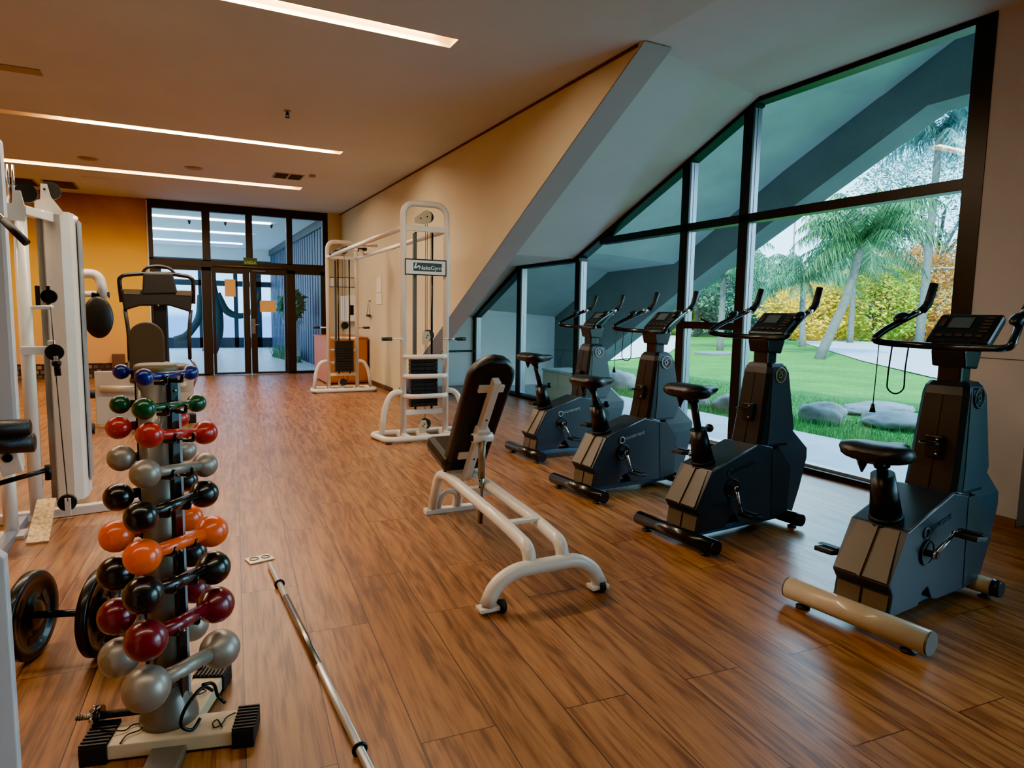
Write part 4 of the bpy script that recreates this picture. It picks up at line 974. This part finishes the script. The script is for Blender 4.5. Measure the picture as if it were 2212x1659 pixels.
fp.build('foot_plate', tread_mat(), mg)
# second frame column left and chest arm
MB().bx(-.92+.7, -.785+.7, 4.32-4.6, 4.40-4.6, .52, 2.1, .02).build('front_shroud', mat('cool_white_steel', '#c9ccd2', .3, coat=.3), mg)
MB().tube([ml(-.60, 5.15, 1.40), ml(-.58, 5.15, 1.455), ml(-.455, 5.15, 1.465), ml(-.43, 5.15, 1.30)], .03, .09, seg=14).cyl(ml(-.57, 5.15, 1.325), ml(-.47, 5.15, 1.33), .02).build('chest_arm', white_steel, mg)
MB().cyl(ml(-.50, 5.15, 1.325), ml(-.40, 5.15, 1.325), .022).build('arm_clamp', bolt_black, mg)
MB().ball(ml(-.466, 5.12, 1.177), (.086, .03, .138), u=28, v=16).build('arm_pad', black_leather, mg)

tag(MB().prism([(-.95, 0), (-.3065, 0), (-.3065, .775), (-.318, .785), (-.95, .83)], 'y', 1.5, 1.53, .003).build('machine_panel', mat('cool_white_steel', '#c9ccd2', .3, coat=.3)), 'pale bluish white machine upright cut off by the left edge of the photo', 'machine panel')

# ------------------------------------------------------------ cardio console machine (back left)
em = thing('cardio_machine', 'black cardio machine with wide console and tall side handles before the ochre wall', 'cardio machine', (-.21, 9.3, 0))
ex0 = lambda x, z, y=0: (x+.21, y, z)
MB().bx(-.06, .10, .0, .14, .12, 1.32, .02).build('mast', black_plastic, em)
MB().prism([(-.40, 1.46), (-.37, 1.20), (-.2, 1.26), (.12, 1.27), (.36, 1.19), (.39, 1.46)], 'y', -.04, .05, .02).prism([(-.17, 1.40), (-.15, 1.66), (.17, 1.67), (.22, 1.42)], 'y', -.05, .05, .02).build('console', mat('matte_black_plastic', '#060606', .6), em)
MB().tube([(-.39, 0, 1.3), (-.41, 0, 1.62), (-.15, .02, 1.655), (.15, .02, 1.665), (.40, 0, 1.63), (.39, 0, 1.3)], .025, .08).build('console_frame', black_steel, em)
MB().tube([(-.17, .02, 1.64), (-.12, .02, 1.73), (.02, .02, 1.76), (.15, .02, 1.73), (.20, .02, 1.65)], .018, .08).build('console_arc', black_plastic, em)
MB().ball((.0, -.055, 1.27), .012).build('console_bolt', chrome, em)
MB().bx(-.36, -.19, -.045, -.02, 1.40, 1.46).bx(.2, .37, -.045, -.02, 1.40, 1.46).build('cup_holders', taupe_plastic, em)
for s_ in (-1, 1):
    MB().tube([(s_*.36, 0, 1.22), (s_*.33, -.03, .95), (s_*.33, -.05, .60)], .022, .1).build('side_handle', black_rubber, em)
    MB().tube([(s_*.33, -.05, .62), (s_*.36 if s_ < 0 else .43, -.05, .45), (s_*.3, -.1, .12)], .015, .1).build('handle_arm', brushed, em)
MB().bx(-.32, .32, -.5, .9, .03, .14, .02).build('base', black_plastic, em)

sm = thing('seated_machine', 'white seated leg machine with rounded olive backrest, behind the dumbbell rack', 'weight machine', (-.3, 7.9, 0))
ring = []
for k in range(13):
    a = PI*k/12; ring.append((.165*math.cos(a), .93+.165*math.sin(a)))
ring += [(-.165, .62), (-.14, .58), (.14, .58), (.165, .62)]
MB().prism(ring, 'y', -.035, .03, .014).build('backrest', mat('olive_vinyl', '#3d3322', .5, bump=.1, bscale=60), sm)
MB().box((.02, -.2, .52), (.34, .36, .07), bevel=.03).ball((.28, -.02, .61), (.14, .1, .055)).build('seat', mat('olive_vinyl', '#3d3322', .5), sm)
MB().bx(-.49, .43, .08, .11, .02, .58, .01).build('side_panel', mat('greyish_white_steel', '#bdb3a4', .45), sm)
MB().cyl((-.44, .03, .40), (-.08, .03, .39), .035, seg=20).build('roller', cream_steel, sm)
MB().cyl((.22, .03, .42), (.36, .03, .42), .035, seg=20).build('roller', cream_steel, sm)
MB().bx(-.2, .2, .11, .25, 0, .5, .01).build('pedestal', white_steel, sm)
MB().box((.40, .05, .05), (.09, .09, .1), bevel=.01).build('rubber_foot', black_rubber, sm)
for x, y, z, lb in ((-.86, 7.6, .05, 'small black dumbbell end on the floor right of the tall shroud'), (-.90, 8.4, .30, 'small black roller end behind the tall shroud, above the floor one')):
    o = thing('floor_dumbbell', lb, 'dumbbell', (x, y, z))
    MB().cyl((-.18, 0, 0), (.02, 0, 0), .014).build('handle', brushed, o)
    MB().cyl((-.02, 0, 0), (.09, 0, 0), .05, seg=20).build('weight_head', black_rubber, o)
    if z > .1: MB().bx(-.16, -.1, -.03, .03, -z, .01).build('support', black_steel, o)
tag(MB().bx(-1.05, -.86, BY-.14, BY-.02, .2, .42, .006).build('socket_box', mat('brown_plastic', '#5a3524', .6)), 'small brown box on the mosaic skirting below the ochre wall', 'box')

# ------------------------------------------------------------ outdoors
def ground_mat():
    m = bpy.data.materials.new('lawn'); m.use_nodes = True; n = m.node_tree.nodes; l = m.node_tree.links; b_ = n['Principled BSDF']
    tc = n.new('ShaderNodeTexCoord'); a = n.new('ShaderNodeTexNoise'); a.inputs['Scale'].default_value = .6; a.inputs['Detail'].default_value = 8; a.inputs['Roughness'].default_value = .7
    l.new(tc.outputs['Object'], a.inputs['Vector'])
    f = n.new('ShaderNodeTexNoise'); f.inputs['Scale'].default_value = 22; f.inputs['Detail'].default_value = 4; l.new(tc.outputs['Object'], f.inputs['Vector'])
    ad = n.new('ShaderNodeMath'); ad.operation = 'ADD'; l.new(a.outputs['Fac'], ad.inputs[0]); l.new(f.outputs['Fac'], ad.inputs[1])
    mr = n.new('ShaderNodeMapRange'); mr.inputs['From Min'].default_value = .7; mr.inputs['From Max'].default_value = 1.3; l.new(ad.outputs[0], mr.inputs['Value'])
    rp = n.new('ShaderNodeValToRGB'); e = rp.color_ramp.elements; e[0].color = srgb('#1d5a24'); e[1].color = srgb('#4c9440')
    l.new(mr.outputs[0], rp.inputs['Fac']); l.new(rp.outputs['Color'], b_.inputs['Base Color']); b_.inputs['Roughness'].default_value = .95; b_.inputs['Specular IOR Level'].default_value = .1
    bp = n.new('ShaderNodeBump'); bp.inputs['Strength'].default_value = .8; bp.inputs['Distance'].default_value = .03; l.new(f.outputs['Fac'], bp.inputs['Height']); l.new(bp.outputs['Normal'], b_.inputs['Normal'])
    return m
lawn = MB()
lawn.quad((-60, -60, -.06), (200, -60, -.06), (200, 200, -.06), (-60, 200, -.06))
struct('ground', lawn, ground_mat())
conc = mat('pale_paving', '#b9c8d2', .8, bump=.3, bscale=60, var=.1, vscale=3)
struct('path', MB().bx(WX+.11, 6.28, -6, 11.5, -.07, -.03), conc)
asph = mat('grey_asphalt', '#9aa8b8', .9, bump=.2, bscale=20, var=.08, vscale=2)
rd = MB(); rp_ = [(38.0, 33.1), (29.2, 23.9), (19.1, 13.5), (15.46, 9.2), (13.0, 6.0), (12, -5), (25, -5), (28.5, 16.1), (33.7, 20.5), (42.5, 30.6), (46, 36.9)]
rd.bm.faces.new([rd.bm.verts.new((x, y, -.035)) for x, y in rp_]); struct('road', rd, asph)
rd = MB(); rd.bm.faces.new([rd.bm.verts.new((x, y, -.035)) for x, y in ((10.2, 15.2), (14.6, 17.4), (31, 34.5), (24.4, 37.5))]); struct('path', rd, conc)
tag(MB().bx(16.2, 17.8, 17.0, 17.9, -.06, .02, .02).build('drain_cover', mat('slate', '#5c6f78', .8)), 'low dark slab lying flat in the lawn seen between the window posts', 'slab')
def rock(c, r, seed, label):
    mb = MB(); g_ = bmesh.ops.create_icosphere(mb.bm, subdivisions=4, radius=1)['verts']
    for v_ in g_:
        p = v_.co.copy(); n_ = noise.noise(p*1.3+Vector((seed, seed*2, 0)))*.25+noise.noise(p*4+Vector((seed, 0, 0)))*.06
        v_.co = Vector((p.x*r[0], p.y*r[1], p.z*r[2]))*(1+n_)
    mb._tag(g_, True)
    o = mb.build('garden_rock', mat('rock_grey', '#84867f', .9, bump=.6, bscale=12, var=.25, vscale=5)); o.location = c
    tag(o, label, 'rock', 'garden rocks along the paved path')
rock((7.26, 5.62, .03), (.22, .30, .17), 1, 'rounded pale boulder in the grass seen beside the second bike')
rock((7.9, 5.0, .0), (.42, .46, .13), 2, 'broad flat grey boulder in the grass behind the nearest bike')
rock((8.9, 6.0, -.02), (.7, .35, .09), 3, 'low flat stone sunk in the lawn behind the boulders')
rock((7.0, 9.6, .05), (.30, .42, .24), 4, 'bluish boulder outside between the two farthest bikes')
rock((6.85, 6.75, .02), (.24, .30, .17), 5, 'brownish boulder by the path behind the second bike saddle')
rock((6.75, 7.4, .02), (.2, .25, .15), 6, 'small boulder beside the path farther along')
gr = MB(); rg = random.Random(11)
for _ in range(9000):
    x = 6.3+rg.random()**1.6*3.2; yv = rg.uniform(3, 11.5); h = rg.uniform(.03, .11)*(1.5 if x < 7.2 else .8); a = rg.uniform(0, 6.28); dx, dy = .005*math.cos(a), .005*math.sin(a)
    gr.bm.faces.new([gr.bm.verts.new(q) for q in ((x-dx, yv-dy, -.06), (x+dx, yv+dy, -.06), (x+rg.uniform(-.04, .04), yv+rg.uniform(-.04, .04), -.06+h))])
tag(gr.build('grass_blades', leaf_mat('grass_blade', '#1c5a20', '#4f9440')), 'longer grass blades at the lawn edge beside the paved path', 'grass', kind='stuff')
pb = thing('planter_box', 'plain whitish box standing on the paving outside the glazing', 'box', (5.05, 8.0, -.03))
MB().bx(0, .5, 0, .95, 0, .40, .03).build('body', mat('offwhite_box', '#c9c6b4', .6), pb)
MB().bx(-.01, .51, -.01, .96, .40, .44, .015).build('lid', mat('offwhite_lid', '#b5c9d0', .6), pb)

# palms
def palm(base, top, r0, frond_n, flen, label, c1, c2, seed, crown_m):
    rg = random.Random(seed)
    o = thing('palm_tree', label, 'palm tree', base)
    bx_, tp = Vector((0, 0, 0)), Vector(top)-Vector(base)
    mid = (bx_+tp)/2+Vector((tp.x*.12, tp.y*.12, -.1))
    tr = MB().tube([bx_-Vector((0, 0, .1)), bx_+(mid-bx_)*.5, mid, mid+(tp-mid)*.5, tp], r0, 1.0, seg=12, r_end=r0*.75)
    tr.build('trunk', mat('palm_bark', '#4f5a5c', .9, bump=.6, bscale=15, var=.2), o)
    lf = MB(); V = lf.bm.verts; Fc = lf.bm.faces
    for k in range(frond_n):
        a = 2*PI*k/frond_n*2.4+rg.random(); el = rg.uniform(-.15, 1.15); L = flen*rg.uniform(.8, 1.1)
        d = Vector((math.cos(a)*math.cos(el), math.sin(a)*math.cos(el), math.sin(el))); p = tp.copy(); n_ = 22
        for j in range(n_):
            t = j/n_; d2 = (d+Vector((0, 0, -1))*(t*t*1.6)).normalized(); q = p+d2*(L/n_)
            sd = d2.cross(Vector((0, 0, 1)))
            sd = sd.normalized() if sd.length > .05 else Vector((1, 0, 0))
            w_ = .012
            Fc.new((V.new(p-sd*w_), V.new(p+sd*w_), V.new(q+sd*w_), V.new(q-sd*w_)))
            ll = flen*.26*math.sin(PI*min(.95, t*.9+.1))+.1
            for s_ in (-1, 1):
                for _ in range(2):
                    st = p+(q-p)*rg.random(); e_ = (sd*s_*rg.uniform(.4, .9)+d2*.35+Vector((0, 0, -rg.uniform(.5, 1.3)))).normalized()*ll*rg.uniform(.7, 1.1)
                    wd = d2*flen*.009
                    Fc.new((V.new(st-wd), V.new(st+wd), V.new(st+e_)))
            p = q
    lf.build('fronds', crown_m, o)
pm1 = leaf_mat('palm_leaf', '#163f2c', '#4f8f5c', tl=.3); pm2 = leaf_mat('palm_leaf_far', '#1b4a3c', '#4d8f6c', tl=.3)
palm((18.6, 14.7, -.06), (20.3, 14.6, 3.9), .16, 46, 2.9, 'tall feathery palm with leaning pale trunk nearest the road', 0, 0, 1, pm1)
palm((25.5, 21.0, -.06), (26.2, 21.8, 3.1), .15, 36, 2.6, 'lower bluish palm left of the leaning palm', 0, 0, 2, pm2)
palm((19.0, 19.5, -.06), (19.3, 19.8, 3.0), .14, 34, 2.5, 'drooping palm seen between the two middle window posts', 0, 0, 5, pm2)
palm((33.0, 24.1, -.06), (33.2, 24.3, 4.2), .17, 30, 3.0, 'small palm partly hidden behind the leaning palm trunk', 0, 0, 9, pm2)
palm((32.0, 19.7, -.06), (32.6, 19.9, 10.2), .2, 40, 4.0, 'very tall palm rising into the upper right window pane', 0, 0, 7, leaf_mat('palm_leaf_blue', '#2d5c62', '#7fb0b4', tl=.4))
# leafy trees and shrubs
def bush(c, r, n, size, m, label, cat='shrub', name='shrub', trunk=None, seed=0, group=None):
    o = thing(name, label, cat, (c[0], c[1], -.06), 0, group)
    rg = random.Random(seed)
    leafblob(int(n*1.7), (0, 0, c[2]+.06), r, size*.72, rg, ).build('foliage', m, o)
    tz = c[2]
    tr = MB().tube([(0, 0, 0), (.1, 0, tz*.5), (0, .1, tz)], trunk or .08, .3, r_end=.04)
    for k in range(5):
        a = k*1.26; tr.tube([(0, .05, tz*.6), (r[0]*.4*math.cos(a), r[1]*.4*math.sin(a), tz), (r[0]*.7*math.cos(a+.3), r[1]*.7*math.sin(a+.3), tz+r[2]*.5)], (trunk or .08)*.4, .3, r_end=.01, seg=6)
    tr.build('trunk', mat('dark_branch', '#3b4650', .9), o)
    return o
yel = leaf_mat('yellow_leaves', '#b09a20', '#fbe040', '#e0bc24', tl=.4)
yg = leaf_mat('yellowgreen_leaves', '#5a8a28', '#d8dc44', '#9cbc34', tl=.4)
dg = leaf_mat('bluegreen_leaves', '#18443a', '#4f8a6c', tl=.35)
ob = leaf_mat('golden_leaves', '#8a5a14', '#e6a030', '#b87820', tl=.4)
SH = [((33.5, 27.5, 1.6), (2.6, 2.6, 2.0), 4200, .16, yel, 'bright yellow shrub beside the leaning palm trunk'),
 ((37.5, 26.0, 2.2), (3.0, 3.0, 2.8), 5200, .17, yg, 'yellow green shrub behind the road, right of the bright yellow shrub'),
 ((41.5, 25.5, 2.6), (3.2, 3.0, 3.4), 5200, .17, ob, 'golden shrub at the right end of the shrub row'),
 ((46.0, 33.5, 3.2), (4.5, 4.0, 3.6), 5200, .2, yel, 'taller yellow shrub behind the golden one'),
 ((36.0, 36.0, 2.0), (4.0, 3.5, 2.4), 4200, .2, dg, 'blue green shrub behind the lower palm'),
 ((30.5, 38.0, 2.0), (4.0, 3.0, 2.5), 4200, .2, yg, 'yellow green shrub at the left end of the shrub row'),
 ((25.5, 38.5, 1.6), (3.0, 3.0, 2.2), 3500, .2, ob, 'golden shrub seen through the third window bay'),
 ((40.0, 31.0, 1.2), (4.0, 2.5, 1.8), 4200, .17, yel, 'low yellow shrub in the middle of the row')]
for k, (c, r, n_, s_, m, lb) in enumerate(SH): bush(c, r, n_, s_, m, lb, seed=20+k, group='shrubs beyond the road')
bush((30.0, 33.0, 4.2), (4.2, 4.2, 2.6), 6500, .19, dg, 'round blue green tree left of the palms', 'tree', 'leafy_tree', .16, 40)
bush((27.5, 45.0, 4.5), (5.5, 5.0, 3.6), 5500, .26, dg, 'large blue green tree far behind the left palm', 'tree', 'leafy_tree', .2, 41)
bush((50.0, 30.0, 9.0), (6.5, 6.5, 6.0), 8000, .2, leaf_mat('dark_canopy', '#1f4a45', '#5f9890', tl=.3), 'dark open tree with branches at the right of the window', 'tree', 'leafy_tree', .3, 42)
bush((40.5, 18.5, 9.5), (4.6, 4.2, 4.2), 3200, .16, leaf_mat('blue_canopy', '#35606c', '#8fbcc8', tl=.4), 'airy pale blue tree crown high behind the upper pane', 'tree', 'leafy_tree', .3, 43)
lp_ = thing('lamp_post', 'thin metal lamp post beyond the road with a flat arm', 'lamp post', (36.5, 22.5, -.06))
MB().cyl((0, 0, 0), (0, 0, 4.4), .08, .06).build('post', mat('post_grey', '#7f98ac', .5, .3), lp_)
MB().cyl((0, 0, 4.1), (1.0, -.6, 4.2), .03).box((1.1, -.66, 4.18), (.5, .25, .08)).build('lamp_arm', mat('post_grey', '#7f98ac', .5, .3), lp_)
tag(MB().cyl((38.5, 33, -.06), (38.5, 33, 9.5), .07, .05).box((38.5, 33, 9.3), (.6, .1, .1)).build('utility_pole', mat('post_brown', '#7a7068', .7)), 'tall thin utility pole against the bright sky', 'pole')
# distant tree line closes the horizon
tl = MB(); rg = random.Random(77)
for k in range(90):
    a = R(2+k*.95); d_ = 95+rg.uniform(-8, 8); c_ = (math.sin(a)*d_, math.cos(a)*d_)
    tl.ball((c_[0], c_[1], rg.uniform(0, 1.5)), (rg.uniform(4, 7), rg.uniform(4, 7), rg.uniform(3.5, 7)), u=12, v=8)
tag(tl.build('tree_line', mat('far_foliage', '#4e7a5c', .95, var=.35, vscale=.5, bump=1, bscale=1)), 'hazy green line of distant trees on the horizon', 'trees', kind='stuff')

# ------------------------------------------------------------ world and lights
w = bpy.data.worlds.new('world'); scene.world = w; w.use_nodes = True
n = w.node_tree.nodes; l = w.node_tree.links; bg = n['Background']
tc = n.new('ShaderNodeTexCoord'); sp = n.new('ShaderNodeSeparateXYZ'); l.new(tc.outputs['Generated'], sp.inputs[0])
rp = n.new('ShaderNodeValToRGB'); e = rp.color_ramp.elements
e[0].position = 0; e[0].color = (.55, .84, 1, 1); e[1].position = 1; e[1].color = (.16, .42, .9, 1)
x = e.new(.25); x.color = (.34, .68, 1, 1)
nz = n.new('ShaderNodeTexNoise'); nz.inputs['Scale'].default_value = 3; nz.inputs['Detail'].default_value = 6; l.new(tc.outputs['Generated'], nz.inputs['Vector'])
cr = n.new('ShaderNodeValToRGB'); cr.color_ramp.elements[0].position = .5; cr.color_ramp.elements[1].position = .68
l.new(nz.outputs['Fac'], cr.inputs['Fac'])
mx = n.new('ShaderNodeMixRGB'); mx.inputs['Color2'].default_value = (.95, 1, 1, 1)
l.new(sp.outputs['Z'], rp.inputs['Fac']); l.new(rp.outputs['Color'], mx.inputs['Color1']); l.new(cr.outputs['Color'], mx.inputs['Fac'])
l.new(mx.outputs['Color'], bg.inputs['Color']); bg.inputs['Strength'].default_value = 4.2
def lamp(name, kind, loc, rot, energy, color, **k):
    d = bpy.data.lights.new(name, kind); d.energy = energy; d.color = color
    for a, v_ in k.items(): setattr(d, a, v_)
    o = bpy.data.objects.new(name, d); COL.objects.link(o); o.location = loc; o.rotation_euler = rot; return o
sd = Vector((.55, .55, -.62)).normalized()
s_ = lamp('sun', 'SUN', (0, 0, 30), sd.to_track_quat('-Z', 'Y').to_euler(), 10, (1, .9, .62), angle=R(2))
sd2 = Vector((-.93, -.18, -.30)).normalized()
lamp('skylight_side', 'SUN', (20, 0, 12), sd2.to_track_quat('-Z', 'Y').to_euler(), 5.5, (.62, .82, 1), angle=R(80))  # added second sun without a visible source, cool fill from the window side
for k, s in enumerate(SLOTS):
    if k == 2: s = (-1.0, s[1], s[2], s[3])
    lamp('strip_lamp', 'AREA', ((max(s[0], -3)+s[1])/2, (s[2]+s[3])/2, CZ+.03), (0, 0, 0), 22 if k == 0 else 88, (1, .85, .66), shape='RECTANGLE', size=s[1]-max(s[0], -3)-.2, size_y=.12)
p = lamp('window_portal', 'AREA', (WX+.2, 6.0, 1.6), (0, R(90), 0), 1, (1, 1, 1), shape='RECTANGLE', size=3.2, size_y=8); p.data.cycles.is_portal = True
scene.view_settings.view_transform = 'AgX'
scene.view_settings.look = 'AgX - Punchy'
scene.view_settings.exposure = 1.22
scene.cycles.max_bounces = 8; scene.cycles.transparent_max_bounces = 12
scene.cycles.sample_clamp_indirect = 6
